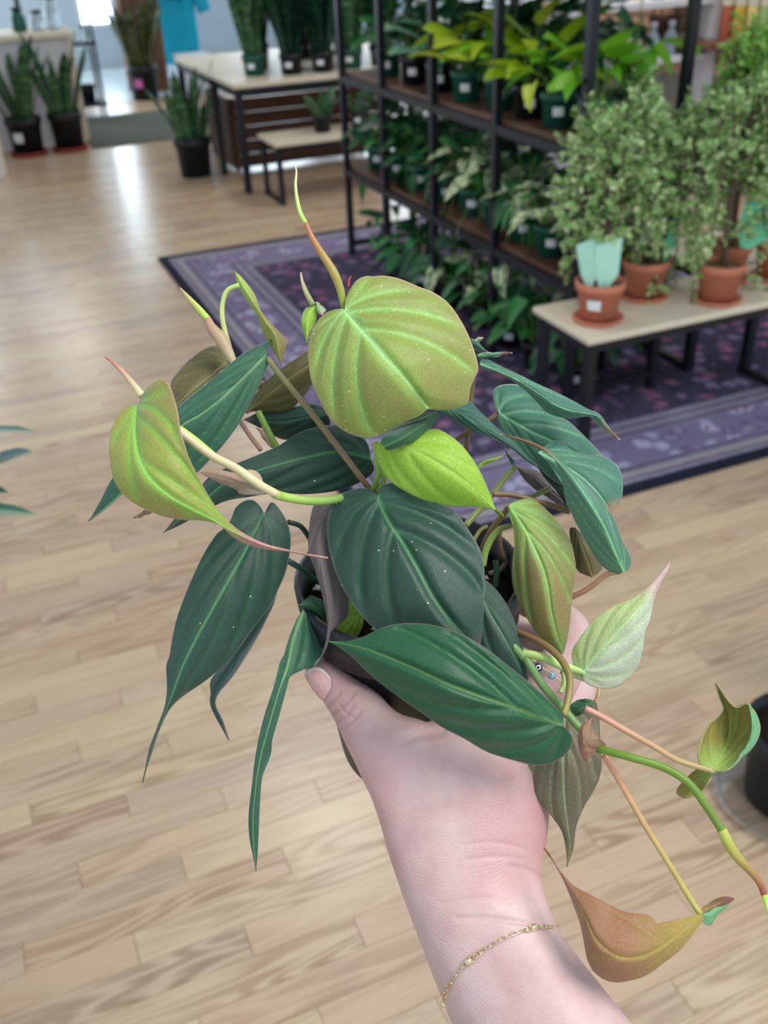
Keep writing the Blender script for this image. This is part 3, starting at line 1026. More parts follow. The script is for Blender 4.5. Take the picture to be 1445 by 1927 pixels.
# ------------------------------------------------------------------ far left counter, column, rack
ct = thing('counter', 'white fronted counter with pale wooden top at the far left', 'counter', (0.0, 8.45, 0))
f = MB(); f.span((-3.2, 0.0, 0.0), (0.93, 0.6, 0.76)); f.build('body', M['white'], ct)
f = MB(); f.span((-3.25, -0.05, 0.7605), (0.98, 0.65, 0.80)); f.build('worktop', M['oak'], ct, bevel=0.004)
for x in (-1.4, -0.25, 0.905):
    f = MB(); f.span((x, -0.02, 0.0), (x + 0.05, -0.0005, 0.7595)); f.build('trim_strip', M['oak'], ct)
cb = thing('side_cabinet', 'white cabinet end with wooden edge at the left border', 'cabinet', (0.24, 7.5, 0))
f = MB(); f.span((-0.9, 0.0, 0.0), (-0.03, 0.35, 0.62)); f.build('body', M['white'], cb)
f = MB(); f.span((-0.03, -0.01, 0.0), (0.0, 0.36, 0.63)); f.build('edge_strip', M['oak'], cb)

cl = thing('wooden_column', 'rough brown wooden column rising from the shop floor', 'column', (1.94, 11.0, 0))
for i in range(4):
    f = MB(); f.span((-0.19 + i * 0.095, -0.16, 0), (-0.097 + i * 0.095, 0.16, 3.1)); f.build('plank', M['post_wood'], cl, bevel=0.006)

rk = thing('metal_rack', 'black metal shelf rack with small goods behind the white counter', 'rack', (0.99, 9.75, 0))
for (x, y) in ((-0.28, -0.15), (0.28, -0.15), (-0.28, 0.15), (0.28, 0.15)):
    f = MB(); f.span((x - 0.012, y - 0.012, 0), (x + 0.012, y + 0.012, 1.3)); f.build('post', M['black_metal'], rk)
for z in (0.12, 0.62, 1.05):
    f = MB(); f.span((-0.30, -0.17, z - 0.03), (0.30, 0.17, z)); f.build('shelf_board', M['black_metal'] if z < 0.9 else M['walnut'], rk)
for (x, z, w, hh, mt, nm, lab) in ((-0.16, 0.1205, 0.10, 0.24, 'gold_cloth', 'folded_sack', 'mustard yellow sack on the lowest rack shelf'), (0.0, 0.1205, 0.13, 0.16, 'black_pot', 'storage_bin', 'dark blue bin beside the yellow sack on the rack'), (0.17, 0.1205, 0.13, 0.13, 'black_pot', 'storage_bin', 'black bin at the right of the lowest rack shelf')):
    if mt == 'gold_cloth' and 'gold_cloth' not in M:
        M['gold_cloth'] = plain('mustard_cloth', srgb(150, 116, 40), 0.9)
    t_ = thing(nm, lab, 'bin' if 'bin' in nm else 'sack', (0.99 + x, 9.75, z))
    f = MB(); f.lathe([(0, 0), (w * 0.45, 0), (w * 0.55, hh * 0.9), (w * 0.58, hh), (w * 0.5, hh), (w * 0.45, hh * 0.8), (0, hh * 0.75)], n=12); f.build('bin_body' if 'bin' in nm else 'sack_body', M[mt], t_, True)
    f = MB(); f.tube([(w * 0.55 * math.cos(a), w * 0.55 * math.sin(a), hh) for a in [k * math.pi / 8 for k in range(17)]], 0.008, 6); f.build('rim', M[mt], t_, True)

# goods on the counter
leafy_plant('bushy_houseplant', 'bushy green plant in a clay pot on the white counter', (0.18, 8.62, 0.8005), ['mid'], n=22, r=0.075, h=0.12, potm='terracotta', size=0.1, reach=0.16, rise=0.22, seed=71, sticker=False)
for (x, mt, lab, sc) in ((0.02, 'mint_deep', 'mint green glass jar at the left of the counter goods', 1.0), (0.40, 'glass_blue', 'pale glass jar right of the bushy counter plant', 1.5), (0.62, 'green_pot', 'dark green jar in the middle of the counter goods', 1.1), (0.76, 'glass_blue', 'small pale glass jar near the counter end', 0.9), (0.88, 'glass_blue', 'tall pale glass jar at the counter end', 1.6)):
    t_ = thing('glass_jar', lab, 'jar', (x, 8.72, 0.8005), group='jars on the counter')
    f = MB(); f.lathe([(0, 0), (0.045, 0), (0.055, 0.02), (0.055, 0.09 * sc), (0.035, 0.12 * sc), (0.035, 0.13 * sc), (0, 0.13 * sc)], n=14); f.build('body', M[mt], t_, True)
    f = MB(); f.lathe([(0, 0.1305 * sc), (0.04, 0.1305 * sc), (0.04, 0.155 * sc), (0, 0.155 * sc)], n=14); f.build('lid', M['black_pot'], t_, True)
mt_ = tag(MB().span((0.93, 8.12, 0.0005), (2.1, 9.55, 0.012)).build('floor_mat', M['grey_mat'], bevel=0.003, loc=(0.93, 8.12, 0.0005)), 'grey woven floor mat in front of the wooden column', 'mat')

# ------------------------------------------------------------------ turquoise shirt on a stand
sc_ = at_y(330, 38, 11.55)
sh = thing('t_shirt', 'turquoise t-shirt with dark chest print hanging behind the display table', 't-shirt', (sc_[0], 11.55, sc_[2]))
prof = [(-0.225, -0.42), (0.225, -0.42), (0.215, -0.1), (0.22, 0.13), (0.26, 0.07), (0.36, 0.14), (0.30, 0.30), (0.22, 0.37), (0.09, 0.42), (0.05, 0.39), (-0.05, 0.39), (-0.09, 0.42), (-0.22, 0.37), (-0.30, 0.30), (-0.36, 0.14), (-0.26, 0.07), (-0.22, 0.13), (-0.215, -0.1)]
k = len(prof)
vs_ = [(x, -0.07 * math.cos(min(1, abs(x) / 0.38) * 1.5) + 0.012 * math.sin(x * 30), z) for (x, z) in prof] + [(x, 0.07 * math.cos(min(1, abs(x) / 0.38) * 1.5), z) for (x, z) in prof]
ctr = [(0, -0.085, -0.42), (0, -0.085, 0), (0, -0.08, 0.39)]
body, sl = MB(), []
grid = []
NZ, NX = 14, 15
for j in range(NZ):
    z = -0.42 + 0.83 * j / (NZ - 1)
    hw = 0.225 if z < 0.28 else 0.225 - (z - 0.28) * 1.1
    for i in range(NX):
        s = -1 + 2 * i / (NX - 1)
        grid.append((s * hw, -0.075 * math.sqrt(max(0, 1 - s * s * 0.98)) - 0.010 * math.sin(s * 9 + z * 3) * (0.4 - z), z))
N0 = len(grid)
grid += [(x, -y * 0.9, z) for (x, y, z) in grid]
fs = []
for j in range(NZ - 1):
    for i in range(NX - 1):
        a = j * NX + i
        fs.append((a, a + 1, a + NX + 1, a + NX))
        fs.append((N0 + a, N0 + a + NX, N0 + a + NX + 1, N0 + a + 1))
    fs.append((j * NX, (j + 1) * NX, N0 + (j + 1) * NX, N0 + j * NX))
    fs.append((j * NX + NX - 1, N0 + j * NX + NX - 1, N0 + (j + 1) * NX + NX - 1, (j + 1) * NX + NX - 1))
body.add(grid, fs).build('body', M['shirt'], sh, True)
for s in (-1, 1):
    MB().tube([(s * 0.19, 0, 0.31), (s * 0.26, 0, 0.24), (s * 0.31, -0.01, 0.14), (s * 0.33, -0.01, 0.07)], [0.075, 0.085, 0.088, 0.088], 12, flat=0.7).build('sleeve', M['shirt'], sh, True)
MB().tube([(-0.10 * math.cos(a) - 0.02, -0.092, 0.16 + 0.055 * math.sin(a)) for a in [0.2 + q * 0.25 for q in range(12)]], 0.009, 6).build('print', M['print_ink'], sh)
MB().tube([(0.09 + 0.03 * q / 4, -0.080, -0.30 + 0.012 * math.sin(q * 2.0)) for q in range(5)], 0.007, 6).build('print', M['print_ink'], sh)
MB().tube([(0, 0, -sc_[2]), (0, 0, 0.45)], 0.015, 8).build('stand', M['black_metal'], sh)
MB().lathe([(0, 0), (0.17, 0), (0.17, 0.012), (0.02, 0.03), (0, 0.03)], (0, 0, -sc_[2]), 20).build('stand_base', M['black_metal'], sh)

wp = thing('white_plinth', 'white painted plinth below the turquoise t-shirt', 'plinth', (sc_[0] - 0.05, 10.75, 0))
f = MB(); f.span((-0.14, -0.14, 0), (0.14, 0.14, 0.30)); f.build('plinth_body', M['white'], wp, bevel=0.004)
f = MB(); f.span((-0.17, -0.17, 0.3005), (0.17, 0.17, 0.33)); f.build('plinth_top', M['white'], wp, bevel=0.004)

# ------------------------------------------------------------------ racks behind the shelf
wr = thing('white_display_rack', 'white metal display rack with hanging packets behind the black shelf', 'rack', (2.75, 6.0, 0))
for x in (0.0, 0.72, 1.44):
    f = MB(); f.span((x - 0.03, -0.02, 0), (x + 0.03, 0.02, 1.7)); f.build('upright', M['white'], wr)
for z in (0.35, 0.62, 0.89, 1.12):
    f = MB(); f.span((0, -0.012, z - 0.015), (1.44, 0.012, z + 0.015)); f.build('rail', M['white'], wr)
f = MB(); f.span((-0.05, -0.2, 0), (1.5, 0.2, 0.05)); f.build('foot', M['black_metal'], wr)
pk = MB(); pk.box((0, 0, -0.06), (0.075, 0.006, 0.115)); pk.box((0, -0.004, -0.03), (0.05, 0.003, 0.03))
pmesh = [pk.mesh('seed_packet', M['label_white']), pk.mesh('seed_packet', M['cream']), pk.mesh('seed_packet', M['glass_blue'])]
c_ = 0
for z in (0.35, 0.62, 0.89, 1.12):
    for i in range(14):
        o = link('seed_packet', pmesh[(c_ * 5 + i) % 3])
        o.location = (2.80 + i * 0.099, 5.98 - 0.004, z - 0.017)
        tag(o, 'pale seed packet hanging on the white rack behind the black shelf', 'packet', 'seed packets on the white rack')
        c_ += 1

w2 = thing('white_bottle_shelf', 'white shelf with bottles behind the neon pothos', 'shelf', (3.0, 4.75, 0))
for x in (0.0, 0.9):
    f = MB(); f.span((x - 0.025, -0.12, 0), (x + 0.025, 0.12, 1.6)); f.build('side_panel', M['white'], w2)
for z in (0.35, 0.75, 1.02):
    f = MB(); f.span((0.0255, -0.12, z - 0.03), (0.8745, 0.12, z)); f.build('shelf_board', M['white'], w2)
i = 0
for z in (0.75, 1.02):
    for k in range(7):
        t_ = thing('bottle', ('first', 'second', 'third', 'fourth', 'fifth', 'sixth', 'seventh')[k] + ' pale bottle from the left on the white shelf, ' + ('lower row' if z < 0.9 else 'upper row'), 'bottle', (3.09 + k * 0.118, 4.72, z + 0.0005), group='bottles on the white shelf')
        f = MB(); f.lathe([(0, 0), (0.035, 0), (0.037, 0.09), (0.016, 0.12), (0.016, 0.145), (0, 0.145)], n=12); f.build('body', M['glass_blue' if k % 3 else 'cream'], t_, True)
        f = MB(); f.lathe([(0, 0.1455), (0.019, 0.1455), (0.019, 0.165), (0, 0.165)], n=12); f.build('cap', M['white'], t_, True)

# ------------------------------------------------------------------ brick wall corner with ledge and rolls
P1, P2 = at_z(1200, 72, 0.82), at_z(1440, 80, 0.82)
dirw = Vector((P2[0] - P1[0], P2[1] - P1[1], 0)).normalized()
nrm_ = Vector((-dirw.y, dirw.x, 0))
if nrm_.dot(Vector((P1[0], P1[1], 0))) < 0:
    nrm_ = -nrm_
angw = math.atan2(dirw.y, dirw.x)
org = Vector((P1[0], P1[1], 0)) + nrm_ * 0.16
M['mortar'] = plain('mortar', srgb(150, 142, 136), 0.9)
m, t = new_mat('tan_brick')
oi = t.n('ShaderNodeObjectInfo').outputs['Random']
co = t.n('ShaderNodeTexCoord').outputs['Object']
nz = t.noise(co, 22, 3)
c = t.ramp(oi, [(0, srgb(196, 158, 126)), (0.4, srgb(214, 182, 150)), (0.7, srgb(180, 140, 116)), (1, srgb(206, 186, 168))])
t.bsdf(t.mix(1.0, c, t.m('MULTIPLY_ADD', nz, 0.5, 0.72), 'MULTIPLY'), 0.85, 0.2, bump=nz, bump_s=0.4)
M['brick'] = m
f = MB(); f.box((0.55, 0.06, 0.80), (2.6, 0.10, 1.6))
wall = tag(f.build('wall_right', M['mortar']), kind='structure')
wall.location = org
wall.rotation_euler = (0, 0, angw)
bm = MB(); bm.box((0, 0, 0), (0.205, 0.02, 0.062))
bmesh_ = bm.mesh('brick', M['brick'])
for r_ in range(9):
    for k in range(13):
        o = link('brick', bmesh_, wall)
        o.location = (-0.7 + k * 0.217 + (0.108 if r_ % 2 else 0), 0.001 + 0.003 * ((r_ * 7 + k * 3) % 3), 0.66 + r_ * 0.075)
ld = thing('wooden_ledge', 'brown wooden ledge along the tan brick wall', 'shelf', tuple(org), angw)
f = MB(); f.span((-0.5, -0.20, 0.78), (1.7, -0.02, 0.815)); f.build('board', M['post_wood'], ld, bevel=0.004)
for x in (-0.2, 0.6, 1.4):
    f = MB(); f.span((x - 0.015, -0.16, 0.60), (x + 0.015, -0.02, 0.7795)); f.build('bracket', M['black_metal'], ld)
cols = [('rust', (170, 88, 62)), ('mustard', (196, 160, 58)), ('straw', (214, 194, 120)), ('sage', (146, 176, 116)), ('ochre', (182, 146, 48)), ('moss', (120, 150, 90))]
for i, (nm, rgb) in enumerate(cols):
    mt = plain('roll_' + nm, srgb(*rgb), 0.7, var=0.2, scale=30)
    px = 1366 + i * 24
    r0 = ray(px, 50)
    # meet the ledge's centre line
    A = np.array([[dirw.x, -r0[0]], [dirw.y, -r0[1]]])
    s_, _ = np.linalg.solve(A, CAM[:2] - np.array([org.x - nrm_.x * 0.11, org.y - nrm_.y * 0.11]))
    pos = Vector((org.x, org.y, 0)) - nrm_ * 0.11 + dirw * s_
    t_ = thing('paper_roll', nm + ' coloured paper roll standing on the wooden ledge', 'roll', (pos.x, pos.y, 0.8155), group='paper rolls on the ledge')
    f = MB(); f.lathe([(0, 0), (0.029, 0), (0.030, 0.01), (0.030, 0.40), (0.012, 0.40), (0.012, 0.36)], n=14); f.build('roll_body', mt, t_, True)
    f = MB(); f.lathe([(0.0305, 0.17), (0.0315, 0.18), (0.0315, 0.22), (0.0305, 0.23)], n=14); f.build('paper_band', M['cream'], t_.children[0] if t_.children else t_, True)
pos = org - nrm_ * 0.10 + dirw * 0.12
t_ = thing('wicker_basket', 'small brown basket on the wooden ledge by the brick wall', 'basket', (pos.x, pos.y, 0.8155))
f = MB(); f.lathe([(0, 0), (0.06, 0), (0.085, 0.10), (0.088, 0.11), (0.075, 0.11), (0.06, 0.02), (0, 0.02)], n=18); f.build('basket_body', M['crate'], t_, True)
f = MB(); f.tube([(0.082 * math.cos(a), 0, 0.11 + 0.10 * math.sin(a)) for a in [q * math.pi / 12 for q in range(13)]], 0.006, 6); f.build('handle', M['crate'], t_, True)

# ------------------------------------------------------------------ plants at the picture's edges
p = at_z(1475, 1500, 0.0)
t_ = thing('rubber_plant', 'dark leafed plant in black pot with clear saucer at the right edge', 'plant', (p[0], p[1], 0.0125))
top = pot_parts(t_, 0.095, 0.17, M['black_pot'])
st = MB()
for (dx, dy, z_, rz, tl, s_) in ((0.075, 0.10, 0.34, -0.35, 0.2, 0.12), (0.10, 0.02, 0.36, -1.2, 0.3, 0.15), (0.12, -0.05, 0.30, -1.9, 0.1, 0.16), (0.05, 0.03, 0.46, -0.9, 0.8, 0.14), (0.14, 0.05, 0.42, -1.4, 0.2, 0.15)):
    o = link('leaf', HEART['dark'][0], t_)
    o.location = (dx, dy, z_)
    o.scale = (s_, s_, s_)
    o.rotation_euler = (tl, 0, rz)
    st.tube([(0.01, 0, top - 0.01), (dx * 0.5, dy * 0.5, z_ * 0.75), (dx, dy, z_)], [0.005, 0.004, 0.003], 6)
st.build('stems', M['stem_green'], t_, True)
f = MB(); f.lathe([(0, -0.0122), (0.115, -0.0122), (0.135, 0.012), (0.131, 0.013), (0.112, -0.008), (0, -0.008)], n=32); f.build('saucer', M['clear'], t_, True)

q = at(-60, 880, 1.25)
lf = thing('floor_plant', 'blue-green leaved plant reaching in at the left edge', 'plant', (q[0] - 0.55, q[1] + 0.15, 0))
top = pot_parts(lf, 0.13, 0.24, M['black_pot'])
st = MB()
for (x0, y0, x1, y1, w_) in ((-60, 815, 64, 800, 0.10), (-70, 905, 54, 838, 0.26), (-90, 930, 12, 916, 0.16), (-80, 960, 66, 957, 0.12), (-150, 760, -40, 700, 0.3), (-160, 980, -60, 1060, 0.3)):
    a_, b_ = Vector(at(x0, y0, 1.25)), Vector(at(x1, y1, 1.16))
    o = link('leaf', heart_leaf_mesh('leaf', G_SILVER if y0 > 950 else leafy_mat('leaf_blue_green', srgb(18, 74, 66), srgb(30, 96, 84)), w_, 0.3, 0.06), lf)
    d_ = b_ - a_
    L_ = d_.length
    d_.normalize()
    zz = Vector((0, 0, 1)); xx = d_.cross(zz).normalized(); zz = xx.cross(d_)
    mw = Matrix([[xx.x, d_.x, zz.x], [xx.y, d_.y, zz.y], [xx.z, d_.z, zz.z]])
    o.rotation_euler = mw.to_euler()
    o.scale = (L_, L_, L_)
    o.location = a_ - lf.location
    al = a_ - lf.location
    st.tube([(0, 0, top - 0.01), (al.x * 0.3, al.y * 0.3, al.z * 0.7), al], [0.006, 0.005, 0.003], 6)
st.build('stems', M['stem_green'], lf, True)
# ------------------------------------------------------------------ the held plant
CROPS = {'P': (0, 0, 1.0), 'A': (150, 480, 500 / 1445), 'B': (500, 300, 460 / 1445), 'C': (780, 600, 460 / 1445), 'D': (500, 850, 600 / 1445),
         'E': (240, 880, 440 / 1060), 'F': (940, 1020, 505 / 1445), 'G': (960, 1250, 485 / 1380), 'K': (540, 940, 220 / 1325)}


def px(crop, pts):
    x0, y0, s = CROPS[crop]
    return np.array([(x0 + s * p[0], y0 + s * p[1]) for p in pts], float)


def spline(pts, n, sub=12):
    """Catmull-Rom through pts, n points evenly by length"""
    pts = np.asarray(pts, float)
    if len(pts) < 3:
        f = np.linspace(0, 1, n)[:, None]
        return pts[0] * (1 - f) + pts[-1] * f
    P = np.vstack([2 * pts[0] - pts[1], pts, 2 * pts[-1] - pts[-2]])
    out = []
    for i in range(1, len(P) - 2):
        tt = np.linspace(0, 1, sub, endpoint=False)[:, None]
        a, b_, c_, d_ = P[i - 1], P[i], P[i + 1], P[i + 2]
        out.append(0.5 * ((2 * b_) + (-a + c_) * tt + (2 * a - 5 * b_ + 4 * c_ - d_) * tt ** 2 + (-a + 3 * b_ - 3 * c_ + d_) * tt ** 3))
    out = np.vstack(out + [P[-2][None]])
    s = np.concatenate([[0], np.cumsum(np.linalg.norm(np.diff(out[:, :2], axis=0), axis=1))])
    u = np.linspace(0, s[-1], n)
    return np.stack([np.interp(u, s, out[:, k]) for k in range(out.shape[1])], 1)


def leaf_mat(name, inner, halo, vein, edge, tip=None, tip0=0.85, rough=0.45, spec=0.45, sheen=0.25, sheen_tint=(0.7, 0.9, 0.95, 1), transl=0.12, patch=None, patch_amt=0.6, base=None, right=None, specks=0.0, fine=0.12, veinf=1.0, latf=None):
    m, t = new_mat(name)
    vn, lat, ha, u, v = t.attr('vein'), t.attr('lat'), t.attr('halo'), t.attr('lu'), t.attr('lv')
    latf = veinf * 0.75 if latf is None else latf
    obj = t.n('ShaderNodeTexCoord').outputs['Object']
    cmb = t.n('ShaderNodeCombineXYZ')
    t.set(cmb.inputs[0], t.m('MULTIPLY', u, 70.0))
    t.set(cmb.inputs[1], t.m('MULTIPLY', v, 5.0))
    stri = t.noise(cmb.outputs[0], 1.0, 3, 0.6)
    blot = t.noise(obj, 60, 3)
    c = inner
    if right is not None:
        c = t.mix(t.m('MULTIPLY_ADD', u, 2.5, 0.5, clamp=True), c, right)
    if patch is not None:
        c = t.mix(t.m('MULTIPLY', t.m('MULTIPLY', t.m('SUBTRACT', 1.0, ha), t.m('MULTIPLY_ADD', blot, 1.6, -0.25, clamp=True)), patch_amt, clamp=True), c, patch)
    c = t.mix(t.m('MULTIPLY', ha, 0.75), c, halo)
    if base is not None:
        c = t.mix(t.m('SUBTRACT', 1.0, t.m('MULTIPLY', v, 2.6), clamp=True), c, base)
    c = t.mix(t.m('MULTIPLY', lat, latf, clamp=True), c, vein)
    c = t.mix(t.m('MULTIPLY', vn, veinf, clamp=True), c, vein)
    if tip is not None:
        c = t.mix(t.m('MULTIPLY', t.m('SUBTRACT', v, tip0), 9.0, clamp=True), c, tip)
    c = t.mix(t.m('MULTIPLY', t.m('SUBTRACT', t.m('ABSOLUTE', u), 0.972), 30.0, clamp=True), c, edge)
    c = t.mix(1.0, c, t.m('MULTIPLY_ADD', stri, fine * 2, 1 - fine), 'MULTIPLY')
    c = t.mix(1.0, c, t.m('MULTIPLY_ADD', t.noise(obj, 1100, 2, 0.7), 0.7, 0.65), 'MULTIPLY')
    if specks:
        vo = t.n('ShaderNodeTexVoronoi', feature='F1')
        t.set(vo.inputs['Vector'], obj)
        vo.inputs['Scale'].default_value = 420
        sep = t.n('ShaderNodeSeparateColor')
        t.set(sep.inputs[0], vo.outputs['Color'])
        on = t.m('MULTIPLY', t.m('LESS_THAN', vo.outputs['Distance'], 0.13), t.m('GREATER_THAN', sep.outputs[0], 1 - specks))
        c = t.mix(t.m('MULTIPLY', on, 0.8), c, srgb(236, 236, 200))
    grain = t.noise(obj, 900, 2)
    hb = t.m('ADD', t.m('MULTIPLY', stri, 0.6), t.m('MULTIPLY', grain, 0.4))
    t.bsdf(c, rough, spec, sheen=sheen, sheen_tint=sheen_tint, transl=transl, transl_col=t.mix(0.4, c, srgb(170, 210, 60)), bump=hb, bump_s=0.4, bump_d=0.0006)
    return m


LM = {}
LM['dark'] = leaf_mat('micans_dark', srgb(40, 68, 56), srgb(44, 80, 60), srgb(88, 146, 92), srgb(120, 126, 116), tip=srgb(96, 66, 70), tip0=0.9, rough=0.42, sheen=0.22, transl=0.02, specks=0.04, veinf=0.85, latf=0.10)
LM['dark_quiet'] = leaf_mat('micans_dark_quiet', srgb(34, 66, 56), srgb(38, 76, 60), srgb(60, 110, 80), srgb(130, 120, 116), tip=srgb(110, 70, 80), tip0=0.88, rough=0.42, sheen=0.22, transl=0.02, specks=0.05, veinf=0.6, latf=0.1)
LM['forest'] = leaf_mat('micans_forest', srgb(32, 82, 52), srgb(38, 94, 56), srgb(104, 142, 78), srgb(124, 100, 92), rough=0.36, sheen=0.25, transl=0.04, veinf=0.8, latf=0.25)
LM['forest_rim'] = leaf_mat('micans_forest_rim', srgb(48, 92, 70), srgb(56, 106, 76), srgb(130, 172, 114), srgb(150, 140, 130), rough=0.42, sheen=0.3, transl=0.05, tip=srgb(92, 70, 70), tip0=0.93, veinf=0.9, latf=0.25)
LM['teal'] = leaf_mat('micans_teal', srgb(66, 116, 94), srgb(80, 136, 106), srgb(158, 212, 166), srgb(206, 192, 180), tip=srgb(160, 124, 96), tip0=0.82, rough=0.45, sheen=0.25, transl=0.08, veinf=0.9, latf=0.45)
LM['teal_dim'] = leaf_mat('micans_teal_dim', srgb(64, 106, 92), srgb(70, 116, 98), srgb(84, 134, 104), srgb(170, 150, 146), tip=srgb(136, 90, 70), tip0=0.9, rough=0.5, sheen=0.3, transl=0.05, veinf=0.4, latf=0.2)
LM['teal_tail'] = leaf_mat('micans_teal_tail', srgb(78, 126, 104), srgb(92, 148, 114), srgb(146, 220, 150), srgb(188, 178, 168), tip=srgb(142, 94, 66), tip0=0.66, rough=0.45, sheen=0.25, transl=0.08, patch=srgb(106, 124, 108), patch_amt=0.6, veinf=0.9, latf=0.45)
LM['gold'] = leaf_mat('micans_gold', srgb(148, 170, 78), srgb(148, 188, 86), srgb(182, 228, 150), srgb(220, 184, 150), rough=0.42, sheen=0.2, transl=0.2, patch=srgb(154, 138, 86), patch_amt=0.85, specks=0.35, fine=0.08, latf=0.7)
LM['gold_cup'] = leaf_mat('micans_gold_cup', srgb(160, 174, 74), srgb(148, 192, 80), srgb(160, 220, 104), srgb(206, 160, 140), tip=srgb(212, 154, 144), tip0=0.62, rough=0.42, sheen=0.2, transl=0.22, patch=srgb(172, 156, 92), patch_amt=1.2, fine=0.08, latf=0.55)
LM['lime'] = leaf_mat('micans_lime', srgb(160, 200, 66), srgb(168, 208, 80), srgb(196, 238, 118), srgb(220, 226, 150), rough=0.42, sheen=0.1, transl=0.25, fine=0.06, veinf=0.6, latf=0.35, specks=0.1)
LM['olive'] = leaf_mat('micans_olive', srgb(132, 156, 84), srgb(150, 182, 98), srgb(176, 224, 130), srgb(204, 184, 150), rough=0.42, sheen=0.15, transl=0.22, patch=srgb(158, 140, 88), patch_amt=1.5, fine=0.08, base=srgb(156, 194, 100), latf=0.55)
LM['bronze'] = leaf_mat('micans_bronze', srgb(108, 96, 60), srgb(120, 114, 68), srgb(146, 146, 94), srgb(138, 102, 80), rough=0.4, sheen=0.3, transl=0.18, latf=0.5)
LM['bronze_satin'] = leaf_mat('micans_bronze_satin', srgb(106, 96, 72), srgb(122, 116, 88), srgb(158, 160, 126), srgb(126, 86, 70), tip=srgb(130, 128, 72), tip0=0.85, rough=0.34, sheen=0.3, transl=0.1, latf=0.8)
LM['brown_back'] = leaf_mat('micans_brown_back', srgb(98, 88, 88), srgb(106, 95, 93), srgb(120, 107, 103), srgb(160, 148, 144), rough=0.6, sheen=0.2, transl=0.05, fine=0.2, latf=0.3)
LM['orange'] = leaf_mat('micans_orange', srgb(164, 116, 84), srgb(166, 130, 76), srgb(184, 160, 88), srgb(186, 106, 82), tip=srgb(172, 110, 104), tip0=0.72, rough=0.4, sheen=0.15, transl=0.22, base=srgb(180, 164, 74), fine=0.08, latf=0.4)
LM['blush'] = leaf_mat('micans_blush', srgb(188, 202, 132), srgb(202, 220, 158), srgb(212, 244, 186), srgb(228, 204, 184), tip=srgb(230, 194, 190), tip0=0.70, rough=0.35, sheen=0.1, transl=0.2, right=srgb(220, 228, 204), fine=0.06, latf=0.5)
LM['fold'] = leaf_mat('micans_fold', srgb(160, 166, 82), srgb(166, 184, 88), srgb(178, 196, 100), srgb(194, 156, 112), tip=srgb(186, 116, 102), tip0=0.9, rough=0.42, sheen=0.1, transl=0.22, base=srgb(176, 230, 92), right=srgb(176, 156, 106), latf=0.3)
LM['cup'] = leaf_mat('micans_cup', srgb(150, 138, 70), srgb(160, 158, 78), srgb(176, 196, 94), srgb(184, 168, 120), tip=srgb(200, 142, 122), tip0=0.9, rough=0.4, sheen=0.15, transl=0.22, base=srgb(166, 206, 108), latf=0.4)
LM['mint_back'] = leaf_mat('micans_mint_back', srgb(120, 184, 130), srgb(140, 208, 150), srgb(158, 222, 160), srgb(206, 206, 170), rough=0.4, sheen=0.1, transl=0.22, veinf=0.4)
LM['sheath'] = leaf_mat('micans_sheath', srgb(200, 164, 148), srgb(206, 178, 160), srgb(208, 180, 160), srgb(186, 108, 98), rough=0.5, sheen=0.1, transl=0.2, base=srgb(214, 204, 184), latf=0.1)
LM['sheath_red'] = leaf_mat('micans_sheath_red', srgb(164, 118, 98), srgb(170, 132, 106), srgb(174, 138, 112), srgb(160, 80, 76), rough=0.45, sheen=0.1, transl=0.15, right=srgb(150, 118, 94), latf=0.1)
BACK = {'dark': 'brown_back', 'dark_quiet': 'brown_back'}


def stem_mat(name, a, b_, rough=0.42):
    m, t = new_mat(name)
    v = t.attr('lv')
    obj = t.n('ShaderNodeTexCoord').outputs['Object']
    nz = t.noise(obj, 160, 3)
    c = t.mix(v, a, b_)
    c = t.mix(1.0, c, t.m('MULTIPLY_ADD', nz, 0.3, 0.85), 'MULTIPLY')
    t.bsdf(c, rough, 0.45, bump=nz, bump_s=0.1, bump_d=0.0004)
    return m


SM = {}
POT_C = at(768, 1078, 0.405)         # centre of the pot's rim
POT_DIR = Vector((0.025, 0.0, -1.0)).normalized()   # the pot leans a little in the hand
POT_H, POT_R = 0.098, 0.0485
pot_base = Vector(POT_C) + POT_DIR * POT_H
plant = thing('philodendron', 'potted velvet-leaf philodendron with dark, lime and bronze heart leaves held in a hand', 'plant', tuple(pot_base))
PB = Vector(pot_base)


